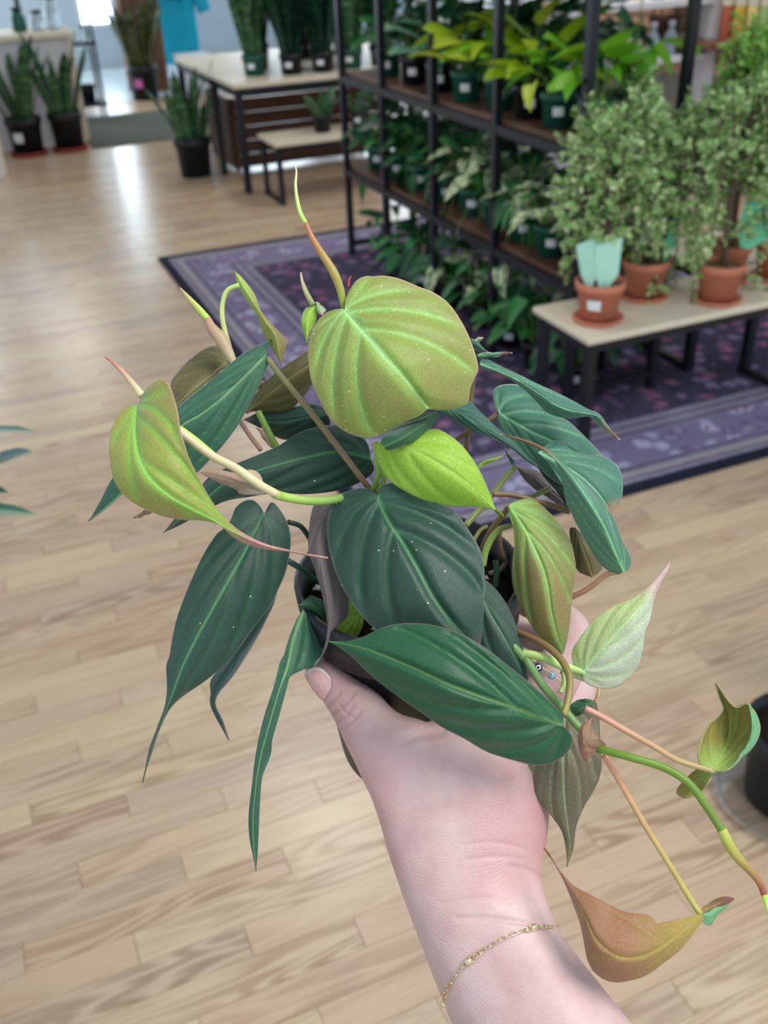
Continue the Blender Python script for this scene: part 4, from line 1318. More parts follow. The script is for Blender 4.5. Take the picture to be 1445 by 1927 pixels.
def vein_fields(P2, Mm, Ls, Rs, S, T, mx, midw=1.0):
    """masks of midrib and lateral veins, from their real courses over the blade"""
    n = len(Mm)
    shp = S.shape
    Q = P2.reshape(-1, 2)

    def dist(line):
        d = np.full(len(Q), 1e18)
        for a_ in line:
            d = np.minimum(d, ((Q - a_) ** 2).sum(1))
        return np.sqrt(d).reshape(shp)
    a = np.abs(S)
    across = np.where(S < 0, np.linalg.norm(Ls - Mm, axis=1)[:, None], np.linalg.norm(Rs - Mm, axis=1)[:, None]) * a
    wm = np.clip(mx * 0.034, 1.4, 5.0)
    vein = np.exp(-(across / (wm * midw * (0.55 + 1.25 * np.exp(-T * 4.0) - 0.25 * T))) ** 2)
    lat = np.zeros(shp)
    halo = np.exp(-(across / (mx * 0.13)) ** 2) * (1 - 0.5 * T)
    rel = np.exp(-(across / (mx * 0.07)) ** 2)
    for side, E in ((-1, Ls), (1, Rs)):
        on = (S * side > 0)
        for (v0, te, amp, rl) in ((0.0, 0.17, 0.7, 0.8), (0.0, 0.38, 1.0, 1.0), (0.04, 0.58, 1.0, 1.0), (0.20, 0.76, 0.9, 0.9), (0.0, 0.28, 0.25, 0.0), (0.03, 0.48, 0.28, 0.0), (0.12, 0.67, 0.25, 0.0)):
            A, B = Mm[int(v0 * (n - 1))], E[int(te * (n - 1))]
            Kc = A + (E[int(max(te - 0.17, 0.02) * (n - 1))] - A) * 0.62
            q_ = np.linspace(0, 0.96, 48)[:, None]
            line = A * (1 - q_) ** 2 + 2 * Kc * q_ * (1 - q_) + B * q_ ** 2
            d = dist(line)
            fade = np.clip((1.0 - a) * 5, 0, 1)
            lat = np.maximum(lat, on * amp * fade * np.exp(-(d / np.clip(mx * 0.016, 1.1, 2.6)) ** 2))
            halo = np.maximum(halo, on * amp * fade * 0.85 * np.exp(-(d / (mx * 0.06)) ** 2))
            rel = np.maximum(rel, on * rl * fade * np.exp(-(d / (mx * 0.075)) ** 2))
    return vein, lat, halo, rel


def leaf(mat, crop, mid, left, right, dm, el=0.006, er=0.006, relief=0.0007, nu=26, nv=64, back=None, label=None, wave=0.0012, cup=1.6, midw=1.0):
    relief *= 1.1
    mid = px(crop, mid)
    n = nv + 1
    Mm = spline(mid, n)
    Ls = spline(np.vstack([mid[:1], px(crop, left), mid[-1:]]), n)
    Rs = spline(np.vstack([mid[:1], px(crop, right), mid[-1:]]), n)
    tt = np.linspace(0, 1, n)
    D = np.interp(tt, np.linspace(0, 1, len(dm)), dm)
    D = np.convolve(np.pad(D, 4, mode='edge'), np.ones(9) / 9, 'valid')
    wl = np.linalg.norm(Ls - Mm, axis=1)
    wr = np.linalg.norm(Rs - Mm, axis=1)
    mx = max(wl.max(), wr.max(), 1.0)
    s = np.linspace(-1, 1, 2 * nu + 1)
    S, T = np.meshgrid(s, tt)
    edge = np.where((S < 0)[..., None], Ls[:, None, :], Rs[:, None, :])
    a = np.abs(S)
    P2 = Mm[:, None, :] * (1 - a[..., None]) + edge * a[..., None]
    W_ = np.where(S < 0, (wl / mx)[:, None], (wr / mx)[:, None])
    e = np.where(S < 0, el, er)
    vein, lat, halo, rel = vein_fields(P2, Mm, Ls, Rs, S, T, mx, midw)
    ph = mid[0, 0] * 0.7
    DD = D[:, None] + e * (a ** cup) * W_ + relief * (rel - 0.4) * np.minimum(1, W_ * 1.5) + wave * np.sin(T * 11 + ph + 1.7 * np.sign(S)) * a ** 2 * W_
    V = at_many(P2.reshape(-1, 2), DD.reshape(-1))
    nn = 2 * nu + 1
    idx = np.arange(n * nn).reshape(n, nn)
    F = np.stack([idx[:-1, :-1], idx[:-1, 1:], idx[1:, 1:], idx[1:, :-1]], -1).reshape(-1, 4)
    # turn the face towards the viewer's side
    c0 = V.mean(0)
    q = V[F]
    nr = np.cross(q[:, 2] - q[:, 0], q[:, 3] - q[:, 1]).sum(0)
    if nr @ (CAM - c0) < 0:
        F = F[:, ::-1]
    org_ = V[idx[0, nu]]
    me = bpy.data.meshes.new('leaf')
    me.from_pydata((V - org_).tolist(), [], F.tolist())
    me.polygons.foreach_set('use_smooth', [True] * len(me.polygons))
    for nm, arr in (('vein', vein), ('lat', lat), ('halo', halo), ('lu', S), ('lv', T)):
        at_ = me.attributes.new(nm, 'FLOAT', 'POINT')
        at_.data.foreach_set('value', arr.reshape(-1).astype(np.float32))
    me.materials.append(LM[mat])
    me.materials.append(LM[back or BACK.get(mat, mat)])
    o = link('leaf', me, plant)
    o.location = Vector(org_) - PB
    so = o.modifiers.new('thickness', 'SOLIDIFY')
    so.thickness = 0.00045
    so.offset = -1
    so.material_offset = 1
    if label:
        o['label'] = label
    return o


def stem(name, crop, pts, d, r, ca, cb=None, n=26, parent=None, k=10):
    """tube through photo points; r in photo pixels at each end or per point"""
    p = px(crop, pts)
    dd = np.interp(np.linspace(0, 1, len(p)), np.linspace(0, 1, len(d)), d)
    C = spline(np.column_stack([p, dd]), n)
    rr = np.interp(np.linspace(0, 1, n), np.linspace(0, 1, len(r)), r) * C[:, 2] / FPX
    V = at_many(C[:, :2], C[:, 2])
    b_ = MB().tube([tuple(v) for v in V], list(rr), k)
    key = (ca, cb or ca)
    if key not in SM:
        SM[key] = stem_mat('stem_%d' % len(SM), srgb(*ca), srgb(*(cb or ca)))
    o = b_.build(name, SM[key], parent or plant, True, loc=tuple(V[0]))
    vals = np.concatenate([np.repeat(np.linspace(0, 1, n), k)]).astype(np.float32)
    at_ = o.data.attributes.new('lv', 'FLOAT', 'POINT')
    at_.data.foreach_set('value', vals)
    return o


# pot, soil, perlite
Rp = Vector((0, 0, -1)).rotation_difference(POT_DIR).to_matrix()
f = MB()
prof = [(0, 0), (0.0355, 0), (0.0362, 0.003), (0.0440, POT_H * 0.80), (0.0470, POT_H * 0.805), (POT_R, POT_H), (POT_R - 0.0025, POT_H + 0.0005), (0.0450, POT_H * 0.86), (0.0435, POT_H * 0.80)]
f.lathe(prof, tuple(pot_base), 48, R=Rp)
f.build('pot', M['black_pot'], plant, True, loc=tuple(pot_base))
f = MB()
f.lathe([(0.0444, POT_H * 0.86), (0.03, POT_H * 0.885), (0.012, POT_H * 0.90), (0, POT_H * 0.90)], tuple(pot_base), 32, R=Rp)
f.build('soil', M['soil'], plant, True, loc=tuple(pot_base))
M['perlite'] = plain('perlite', srgb(226, 226, 220), 0.8)
rg = random.Random(4)
pf = MB()
for i in range(40):
    a, rr = rg.random() * 6.28, 0.042 * math.sqrt(rg.random())
    c_ = Vector(pot_base) + Rp @ Vector((rr * math.cos(a), rr * math.sin(a), POT_H * 0.9))
    s_ = 0.0012 + 0.002 * rg.random()
    vv = [c_ + Vector((rg.uniform(-.4, .4) + x, rg.uniform(-.4, .4) + y, rg.uniform(-.4, .4) + z)) * s_ for (x, y, z) in ((1, 0, 0), (-1, 0, 0), (0, 1, 0), (0, -1, 0), (0, 0, 1), (0, 0, -1))]
    pf.add(vv, [(0, 2, 4), (2, 1, 4), (1, 3, 4), (3, 0, 4), (2, 0, 5), (1, 2, 5), (3, 1, 5), (0, 3, 5)])
tag(pf.build('perlite', M['perlite'], plant, loc=tuple(pot_base)), kind='stuff')

# ---- leaves (midrib, left outline, right outline in photograph points; depths in metres)
leaf('gold', 'B', [(468, 890), (500, 930), (560, 1000), (640, 1090), (720, 1185), (800, 1270), (880, 1370), (962, 1474)],
     [(440, 882), (370, 900), (310, 950), (265, 1030), (250, 1110), (252, 1200), (270, 1310), (310, 1410), (370, 1520), (440, 1590), (520, 1632), (600, 1648), (680, 1630), (740, 1600), (830, 1550), (900, 1520)],
     [(476, 815), (530, 722), (590, 690), (640, 692), (700, 687), (790, 705), (900, 750), (1000, 790), (1080, 850), (1140, 930), (1190, 1020), (1222, 1100), (1250, 1190), (1255, 1250), (1228, 1305), (1208, 1360), (1200, 1420), (1180, 1452), (1100, 1477), (1020, 1482)],
     [0.362, 0.356, 0.350, 0.348, 0.350, 0.356], 0.016, 0.018, relief=0.0016, nu=44, nv=96, midw=1.5, label='largest golden-lime heart leaf at the top')
leaf('gold_cup', 'A', [(315, 818), (304, 900), (305, 1000), (325, 1110), (390, 1225), (500, 1320), (620, 1390), (720, 1440), (820, 1500), (1000, 1580), (1130, 1608), (1350, 1648)],
     [(270, 820), (215, 860), (170, 950), (160, 1050), (168, 1140), (190, 1235), (250, 1315), (340, 1375), (450, 1420), (560, 1441), (650, 1441), (710, 1432), (760, 1465), (850, 1545), (980, 1595), (1130, 1614), (1260, 1640)],
     [(340, 760), (385, 700), (432, 670), (475, 690), (505, 760), (530, 850), (545, 950), (572, 1045), (605, 1125), (645, 1205), (690, 1290), (740, 1368), (800, 1440), (880, 1505), (1000, 1566), (1130, 1601), (1260, 1632)],
     [0.360, 0.348, 0.338, 0.334, 0.334, 0.338, 0.342, 0.346, 0.350, 0.352, 0.352], 0.022, 0.002, relief=0.0012, nu=36, nv=100, cup=1.3, label='golden cupped leaf with long pink tip')
leaf('dark', 'E', [(620, 215), (570, 310), (500, 440), (420, 580), (330, 740), (250, 900), (205, 1020), (160, 1140), (110, 1270), (68, 1428)],
     [(605, 180), (570, 147), (530, 150), (490, 180), (470, 230), (440, 272), (400, 305), (340, 400), (280, 530), (230, 660), (205, 760), (190, 850), (175, 900), (178, 1000), (168, 1080), (140, 1160), (100, 1270), (78, 1370)],
     [(632, 185), (655, 155), (690, 190), (725, 250), (740, 320), (735, 390), (715, 480), (680, 560), (640, 640), (560, 740), (480, 850), (400, 930), (320, 990), (260, 1030), (212, 1072), (180, 1115), (142, 1200), (112, 1290), (86, 1370)],
     [0.385, 0.378, 0.372, 0.368, 0.366, 0.366, 0.368, 0.372, 0.376], 0.010, 0.012, nu=36, nv=96, label='dark green hanging leaf with thread-like tip')
leaf('dark_quiet', 'E', [(690, 500), (610, 680), (490, 860), (400, 1000), (384, 1065), (415, 1140), (458, 1238)],
     [(560, 700), (450, 870), (378, 960), (376, 1020), (374, 1072), (398, 1130)],
     [(662, 610), (640, 660), (590, 760), (530, 860), (470, 950), (410, 1022), (396, 1075), (430, 1150)], [0.395, 0.39, 0.386, 0.384, 0.386], 0.006, -0.006, nu=14, nv=40)
leaf('forest_rim', 'E', [(797, 645), (752, 780), (725, 900), (682, 1030), (642, 1170), (602, 1320), (578, 1480), (568, 1640), (582, 1830)],
     [(770, 680), (732, 770), (708, 850), (690, 885), (660, 1000), (615, 1140), (582, 1290), (562, 1450), (548, 1580), (552, 1680), (568, 1760)],
     [(835, 700), (884, 850), (850, 902), (748, 932), (722, 1000), (692, 1110), (657, 1232), (650, 1300), (612, 1400), (602, 1500), (596, 1620), (590, 1750)],
     [0.385, 0.378, 0.370, 0.368, 0.368, 0.370, 0.374], 0.012, 0.010, nu=16, nv=70, cup=1.0, label='long narrow folded leaf hanging below the thumb')
leaf('dark', 'D', [(505, 205), (560, 320), (620, 410), (690, 530), (760, 660), (840, 770), (962, 905)],
     [(480, 176), (440, 165), (380, 175), (320, 215), (285, 290), (278, 380), (295, 480), (330, 580), (380, 670), (440, 750), (510, 815), (620, 880), (760, 930), (880, 945)],
     [(520, 165), (550, 146), (610, 142), (700, 190), (800, 240), (860, 270), (910, 340), (960, 420), (985, 490), (992, 580), (990, 680), (982, 790), (975, 860)],
     [0.372, 0.364, 0.358, 0.354, 0.352, 0.352], 0.014, 0.012, relief=0.0024, nu=44, nv=96, label='broad dark green heart leaf in the centre')
leaf('forest', 'D', [(1340, 1245), (1250, 1212), (1130, 1162), (980, 1110), (820, 1050), (680, 985), (550, 930), (430, 888), (285, 860)],
     [(1385, 1285), (1386, 1330), (1360, 1372), (1300, 1410), (1230, 1423), (1130, 1402), (1000, 1360), (900, 1302), (800, 1250), (700, 1180), (600, 1110), (520, 1050), (450, 990), (400, 940), (345, 897)],
     [(1345, 1195), (1275, 1120), (1200, 1050), (1100, 970), (1000, 892), (900, 832), (800, 795), (700, 778), (600, 780), (520, 800), (450, 835), (385, 856), (335, 858)],
     [0.335, 0.330, 0.328, 0.328, 0.332, 0.338, 0.345], 0.014, 0.012, relief=0.0020, nu=38, nv=100, label='glossy green leaf lying across the hand')
leaf('lime', 'P', [(712, 836), (745, 838), (780, 848), (837, 880), (882, 912), (933, 960)],
     [(702, 832), (704, 852), (716, 880), (732, 904), (770, 929), (811, 946), (853, 953), (898, 954)],
     [(725, 826), (760, 818), (795, 810), (822, 807), (850, 822), (876, 846), (902, 885), (920, 925)], [0.368, 0.362, 0.358, 0.360, 0.366], 0.010, 0.010, nu=20, nv=50, label='bright lime young leaf')
leaf('forest', 'B', [(1010, 1490), (950, 1550), (880, 1600), (790, 1655), (700, 1698)],
     [(930, 1500), (830, 1545), (745, 1605), (690, 1645), (686, 1680)], [(1026, 1520), (990, 1570), (920, 1630), (860, 1668), (770, 1710), (715, 1720)], [0.372, 0.362, 0.356, 0.354], 0.006, 0.006, nu=14, nv=30)
leaf('dark', 'P', [(697, 864), (640, 850), (570, 862), (500, 880), (430, 905), (380, 945), (335, 980), (307, 1003)],
     [(704, 885), (682, 905), (640, 922), (580, 930), (520, 928), (470, 935), (425, 943), (385, 962), (345, 985)],
     [(692, 835), (670, 812), (640, 800), (600, 803), (560, 815), (525, 838), (480, 858), (430, 878), (392, 898), (360, 940), (325, 980)], [0.392, 0.388, 0.384, 0.382, 0.382, 0.386, 0.39], 0.008, 0.010, relief=0.0012, nu=20, nv=60, label='dark leaf lying sideways under the arching stems')
leaf('forest_rim', 'A', [(1010, 545), (900, 650), (780, 770), (650, 870), (550, 930), (420, 1080), (280, 1240), (160, 1360), (50, 1445)],
     [(1035, 480), (1068, 422), (1018, 472), (960, 492), (880, 540), (760, 640), (600, 770), (500, 860), (380, 980), (250, 1120), (172, 1220), (110, 1340)],
     [(1026, 575), (1015, 620), (980, 700), (930, 800), (870, 910), (800, 1010), (720, 1100), (630, 1190), (500, 1262), (350, 1300), (220, 1285), (130, 1380)], [0.392, 0.386, 0.382, 0.380, 0.380, 0.382, 0.384], 0.010, 0.006, relief=0.001, nu=20, nv=64, label='long green leaf behind the golden cup')
leaf('bronze', 'A', [(800, 575), (720, 650), (620, 730), (500, 840)], [(785, 515), (740, 490), (660, 520), (580, 580), (510, 660), (490, 720), (488, 790)], [(790, 600), (735, 665), (660, 740), (570, 825)], [0.412, 0.406, 0.402, 0.402], 0.010, 0.004, nu=14, nv=36)
leaf('bronze', 'A', [(905, 858), (990, 790), (1080, 715), (1180, 640), (1310, 560)], [(940, 780), (1010, 692), (1100, 612), (1180, 560), (1240, 522)], [(970, 850), (1050, 870), (1110, 875), (1180, 810), (1240, 740), (1285, 660)], [0.408, 0.402, 0.40, 0.402], 0.006, 0.010, nu=14, nv=40)
leaf('fold', 'A', [(840, 86), (885, 165), (950, 265), (1010, 355), (1070, 450), (1095, 605)], [(862, 168), (905, 240), (960, 325), (990, 405), (1030, 485), (1075, 560)], [(880, 120), (950, 210), (985, 300), (1050, 380), (1122, 455), (1128, 480), (1106, 550)], [0.398, 0.394, 0.392, 0.394], 0.006, 0.007, nu=12, nv=40, cup=1.1, label='young folded leaf, lime turning bronze')
leaf('dark_quiet', 'A', [(1350, 870), (1240, 880), (1100, 905), (990, 900), (888, 895)], [(1320, 830), (1250, 810), (1120, 835), (980, 855)], [(1360, 930), (1260, 980), (1180, 995), (1110, 1005), (1030, 970), (950, 925)], [0.41, 0.408, 0.408], 0.004, 0.006, nu=12, nv=30)
leaf('brown_back', 'K', [(560, -40), (420, 300), (400, 700), (450, 1050), (485, 1350), (470, 1500), (420, 1720), (290, 1905)],
     [(330, 40), (270, 180), (245, 400), (245, 600), (300, 750), (370, 980), (420, 1180), (450, 1350), (455, 1480), (428, 1650), (370, 1800)],
     [(700, 60), (640, 500), (680, 900), (700, 1180), (690, 1310), (610, 1405), (520, 1490), (485, 1560), (446, 1690), (360, 1840)], [0.385, 0.380, 0.376, 0.374, 0.374, 0.376], 0.006, 0.008, nu=16, nv=50, label='dull brown hanging leaf beside the pot')
leaf('teal', 'C', [(385, 268), (500, 310), (640, 378), (760, 455), (880, 525), (1000, 555), (1085, 575), (1130, 630), (1215, 715)],
     [(395, 240), (440, 243), (500, 275), (600, 320), (720, 380), (830, 430), (930, 480), (1020, 530), (1085, 555), (1115, 590), (1160, 655)],
     [(410, 300), (470, 312), (560, 357), (650, 420), (720, 490), (780, 550), (840, 577), (900, 590), (980, 582), (1035, 580), (1085, 630), (1150, 680)], [0.400, 0.392, 0.386, 0.384, 0.386, 0.388, 0.392], 0.008, 0.008, nu=18, nv=60, label='grey-green leaf pointing right with dry brown tip')
leaf('teal', 'C', [(500, 555), (600, 610), (700, 672), (820, 725), (950, 800), (1060, 870), (1160, 930)],
     [(488, 580), (505, 635), (560, 705), (640, 790), (720, 860), (800, 940), (900, 990), (1040, 980)],
     [(475, 515), (463, 450), (482, 405), (540, 387), (625, 395), (720, 470), (820, 560), (900, 600), (960, 650), (1040, 730), (1110, 805), (1160, 860)], [0.410, 0.404, 0.400, 0.398, 0.40], 0.010, 0.012, relief=0.0012, nu=34, nv=76, label='grey-green heart leaf on the right with pale veins')
leaf('teal', 'C', [(730, 792), (850, 850), (980, 930), (1090, 1040), (1178, 1172)],
     [(800, 726), (870, 724), (920, 768), (1000, 802), (1100, 810), (1170, 842), (1216, 900), (1231, 1000), (1216, 1100)],
     [(790, 850), (870, 970), (980, 1080), (1090, 1160)], [0.396, 0.390, 0.386, 0.386], 0.012, 0.004, nu=20, nv=50)
leaf('teal_tail', 'C', [(1235, 1495), (1190, 1390), (1120, 1230), (1040, 1090), (950, 960), (870, 870), (810, 815), (740, 760), (620, 712), (500, 682)],
     [(1190, 1512), (1120, 1470), (1060, 1400), (1000, 1290), (940, 1180), (900, 1080), (870, 960), (835, 850), (795, 806), (735, 768), (610, 716)],
     [(1265, 1482), (1282, 1435), (1268, 1388), (1225, 1300), (1185, 1190), (1115, 1095), (1035, 1005), (950, 920), (875, 848), (820, 795), (745, 750), (625, 704)], [0.384, 0.376, 0.370, 0.368, 0.372, 0.378, 0.384, 0.388], 0.010, 0.010, nu=18, nv=70, cup=1.2, label='folded grey-green leaf hanging at the right with a brown tail')
leaf('teal_dim', 'C', [(200, 520), (330, 590), (450, 668), (560, 738), (735, 885)], [(150, 550), (240, 602), (350, 665), (450, 705), (560, 758), (650, 832)], [(300, 475), (400, 560), (480, 635), (560, 700), (640, 780)], [0.405, 0.40, 0.398, 0.402], 0.004, 0.006, nu=14, nv=40)
leaf('brown_back', 'C', [(600, 872), (700, 930), (800, 1010), (965, 1150)], [(640, 940), (700, 1000), (780, 1052), (870, 1112)], [(660, 885), (740, 905), (820, 965), (905, 1080)], [0.43, 0.428, 0.43], 0.005, 0.004, nu=12, nv=30)
leaf('dark_quiet', 'C', [(905, 1120), (870, 1010), (800, 900), (700, 810)], [(830, 1010), (760, 930), (715, 850)], [(890, 1000), (870, 900), (790, 830)], [0.415, 0.412, 0.41], 0.004, 0.004, nu=10, nv=24)
leaf('olive', 'C', [(558, 1105), (640, 1220), (710, 1360), (760, 1480), (790, 1600), (805, 1720), (835, 1850), (878, 1985)],
     [(556, 1150), (580, 1230), (590, 1330), (577, 1440), (576, 1550), (600, 1640), (642, 1730), (700, 1830), (770, 1915), (830, 1962)],
     [(580, 1085), (660, 1062), (720, 1078), (790, 1138), (860, 1212), (920, 1310), (950, 1430), (951, 1530), (936, 1620), (926, 1720), (915, 1830), (895, 1930)], [0.388, 0.380, 0.374, 0.372, 0.374, 0.378], 0.012, 0.012, relief=0.0011, nu=34, nv=84, label='lime and bronze leaf hanging over the pot rim')
leaf('bronze', 'C', [(950, 1235), (990, 1340), (1030, 1440), (1052, 1530)], [(915, 1245), (935, 1400), (965, 1490)], [(1000, 1285), (1060, 1400), (1112, 1470)], [0.41, 0.408, 0.41], 0.004, 0.004, nu=10, nv=24)
leaf('blush', 'F', [(455, 700), (540, 595), (640, 480), (740, 370), (820, 265), (918, 108)],
     [(405, 670), (388, 620), (395, 570), (425, 525), (475, 455), (540, 392), (620, 342), (720, 300), (790, 250), (850, 190), (895, 135)],
     [(450, 740), (480, 770), (540, 788), (620, 785), (700, 732), (750, 660), (772, 570), (782, 490), (812, 410), (832, 310), (870, 220), (912, 140)], [0.356, 0.350, 0.346, 0.346, 0.352], 0.008, 0.010, nu=32, nv=80, label='pale blushing young leaf at the right')
leaf('bronze_satin', 'G', [(300, 230), (290, 380), (285, 550), (290, 720), (310, 880), (320, 980), (305, 1084)],
     [(150, 240), (50, 400), (30, 520), (65, 605), (125, 695), (210, 800), (275, 895), (298, 1000)],
     [(440, 195), (472, 250), (482, 400), (489, 560), (455, 665), (390, 775), (352, 880), (340, 985)], [0.372, 0.366, 0.360, 0.358, 0.358, 0.360], 0.008, 0.010, relief=0.0011, nu=20, nv=56, label='satin bronze leaf hanging beside the wrist')
leaf('forest', 'G', [(450, 195), (400, 225), (350, 245), (318, 232)], [(420, 190), (370, 188), (330, 210)], [(430, 230), (390, 265), (350, 278)], [0.352, 0.35, 0.352], 0.003, 0.004, nu=10, nv=20)
leaf('orange', 'G', [(1010, 1335), (920, 1430), (800, 1520), (690, 1570), (570, 1565), (465, 1480), (405, 1365), (342, 1250), (272, 1130), (182, 983)],
     [(1040, 1350), (1000, 1415), (920, 1520), (820, 1602), (720, 1670), (600, 1702), (520, 1696), (450, 1650), (412, 1580), (392, 1480), (370, 1380), (328, 1265), (280, 1150), (230, 1062)],
     [(960, 1352), (850, 1376), (785, 1388), (772, 1370), (730, 1340), (620, 1326), (500, 1270), (400, 1218), (332, 1178), (272, 1108), (222, 1040)], [0.330, 0.324, 0.320, 0.318, 0.318, 0.322, 0.328, 0.334, 0.338], 0.010, 0.008, nu=32, nv=90, label='orange-bronze curled leaf at the lower right')
leaf('orange', 'G', [(1015, 1332), (1080, 1300), (1140, 1270), (1200, 1256)], [(1055, 1285), (1110, 1252), (1165, 1243)], [(1060, 1340), (1120, 1302), (1175, 1280)], [0.330, 0.334, 0.336], 0.004, 0.004, nu=10, nv=20)
leaf('mint_back', 'G', [(1025, 1335), (1060, 1340), (1110, 1315), (1175, 1288)], [(1050, 1330), (1110, 1302)], [(1040, 1390), (1075, 1395), (1110, 1345)], [0.331, 0.333, 0.336], 0.003, 0.003, nu=8, nv=16)
leaf('cup', 'G', [(1085, 572), (1140, 470), (1175, 360), (1170, 260), (1135, 175), (1100, 98)],
     [(1040, 560), (1008, 500), (1020, 420), (1060, 330), (1115, 285), (1145, 240), (1122, 175)],
     [(1165, 562), (1232, 500), (1285, 400), (1300, 290), (1275, 214), (1215, 236), (1168, 200), (1130, 145)], [0.345, 0.350, 0.354, 0.354, 0.350, 0.346], -0.006, -0.012, nu=20, nv=50, label='small cupped olive leaf at the right edge')
leaf('mint_back', 'G', [(1165, 568), (1235, 500), (1290, 400), (1300, 300), (1276, 212)], [(1225, 500), (1280, 395), (1292, 300)], [(1235, 500), (1285, 465), (1325, 405), (1341, 340), (1318, 262)], [0.342, 0.34, 0.34, 0.342], 0.002, 0.010, nu=10, nv=30)
leaf('cup', 'G', [(1078, 578), (1020, 610), (960, 650), (888, 692)], [(1010, 555), (930, 620), (893, 668)], [(1070, 610), (1030, 668), (985, 702), (925, 713)], [0.347, 0.352, 0.356], 0.004, -0.004, nu=12, nv=24)
leaf('sheath_red', 'G', [(480, 455), (405, 430), (398, 350), (437, 284)], [(440, 490), (398, 516), (365, 440), (372, 340)], [(514, 432), (465, 385), (440, 335)], [0.342, 0.336, 0.338, 0.342], 0.005, 0.004, nu=10, nv=26)
leaf('dark', 'D', [(930, 560), (1010, 720), (1090, 860), (1190, 1060)], [(860, 720), (930, 850), (1070, 980)], [(990, 578), (1042, 622), (1092, 692), (1132, 780), (1162, 870), (1180, 970)], [0.376, 0.370, 0.366, 0.366], 0.004, 0.008, nu=18, nv=40)
leaf('lime', 'K', [(860, 1220), (720, 1390), (600, 1500), (470, 1590)], [(700, 1150), (600, 1380), (510, 1490)], [(860, 1430), (780, 1565), (620, 1595)], [0.388, 0.384, 0.382], 0.004, 0.004, nu=12, nv=26, back='forest')
leaf('forest', 'K', [(450, 1420), (360, 1270), (260, 1180), (135, 1195)], [(430, 1180), (340, 1110), (260, 1090), (190, 1150)], [(440, 1500), (390, 1450), (320, 1330), (240, 1290), (180, 1250)], [0.39, 0.386, 0.386], 0.004, 0.004, nu=10, nv=24)
leaf('teal_dim', 'C', [(330, 120), (370, 150), (430, 192)], [(340, 165), (380, 195)], [(355, 120), (395, 160)], [0.40, 0.398, 0.398], 0.003, 0.003, nu=8, nv=16)
leaf('teal_tail', 'C', [(370, 215), (430, 215), (500, 205), (578, 202)], [(385, 235), (440, 228), (520, 216)], [(400, 205), (450, 200), (530, 194)], [0.402, 0.40, 0.40], 0.002, 0.002, nu=6, nv=18)
leaf('blush', 'C', [(358, 130), (380, 122), (405, 110)], [(372, 145), (392, 130)], [(370, 116), (390, 108)], [0.402, 0.40], 0.002, 0.002, nu=5, nv=10)
leaf('lime', 'C', [(375, 880), (420, 845), (470, 830), (522, 812)], [(380, 855), (430, 832), (480, 820)], [(400, 870), (450, 850), (490, 832)], [0.40, 0.398, 0.40], 0.002, 0.002, nu=6, nv=16)
leaf('lime', 'B', [(292, 862), (255, 930), (243, 1082)], [(235, 880), (210, 950), (222, 1020)], [(302, 890), (296, 960), (262, 1020)], [0.375, 0.370, 0.368], 0.005, 0.005, nu=10, nv=24, label='tiny unfurling lime leaf')
leaf('blush', 'B', [(297, 845), (320, 890), (335, 920)], [(300, 880), (310, 910)], [(330, 862), (356, 890)], [0.374, 0.372], 0.003, 0.003, nu=6, nv=12)
leaf('sheath', 'A', [(1010, 1296), (900, 1250), (790, 1215), (650, 1180)], [(985, 1302), (870, 1300), (850, 1275), (740, 1232)], [(985, 1200), (930, 1165), (860, 1185), (740, 1165)], [0.356, 0.358, 0.362], 0.003, 0.004, nu=10, nv=30, label='papery pink sheath on the arching stem')
leaf('sheath', 'A', [(1045, 1045), (1010, 990), (958, 940)], [(1015, 1020), (985, 975)], [(1060, 1010), (1010, 945)], [0.40, 0.40], 0.002, 0.002, nu=6, nv=14)
leaf('dark_quiet', 'C', [(590, 872), (565, 820), (528, 762)], [(570, 855), (545, 800)], [(592, 845), (560, 805)], [0.40, 0.40], 0.001, 0.001, nu=5, nv=12)
leaf('sheath_red', 'A', [(400, 1385), (350, 1405), (290, 1430)], [(380, 1375), (330, 1405)], [(385, 1400), (330, 1425)], [0.39, 0.39], 0.001, 0.001, nu=5, nv=12)

# ---- stems, petioles, spikes
GR, BR, PK, CRM, LMG, BZR = (118, 158, 70), (128, 100, 74), (190, 146, 124), (206, 200, 152), (176, 220, 84), (152, 104, 72)
sp_ = stem('spike', 'B', [(470, 900), (455, 840), (440, 765), (400, 665), (330, 555), (270, 455), (235, 372)], [0.368, 0.366, 0.366], [5.5, 7.5, 8.5, 7.5, 6, 4.2], (150, 168, 62), (186, 112, 88), n=40, k=12)
stem('spike_tip', 'B', [(238, 378), (205, 318), (186, 240), (176, 150), (181, 80), (175, 36)], [0.366, 0.366], [4.3, 4.2, 3.6, 3.0, 2.4, 1.2], (176, 224, 90), (222, 206, 170), n=30, parent=sp_)
stem('spike', 'B', [(280, 860), (242, 792), (216, 722), (207, 668)], [0.375, 0.374], [5.5, 5, 3.5, 1.4], (150, 160, 90), (224, 196, 166))
stem('spike_tip', 'B', [(488, 755), (492, 715), (505, 688)], [0.372, 0.372], [3.2, 2.6, 1.2], (150, 60, 66), (176, 70, 76), n=10)
stem('spike', 'A', [(700, 352), (650, 296), (600, 242), (545, 178)], [0.400, 0.399], [6.5, 6.5, 5, 1.4], (176, 226, 76), (196, 150, 120))
stem('sheath', 'A', [(695, 345), (720, 400), (770, 460), (810, 530), (838, 588)], [0.399, 0.398], [6.5, 11, 13, 10, 7], (176, 136, 112), (196, 178, 140), n=30, k=14)
stem('spike', 'A', [(338, 765), (300, 715), (250, 655), (200, 602), (138, 553)], [0.365, 0.366], [8, 6.5, 5, 3.6, 1.2], (214, 206, 160), (186, 92, 92))
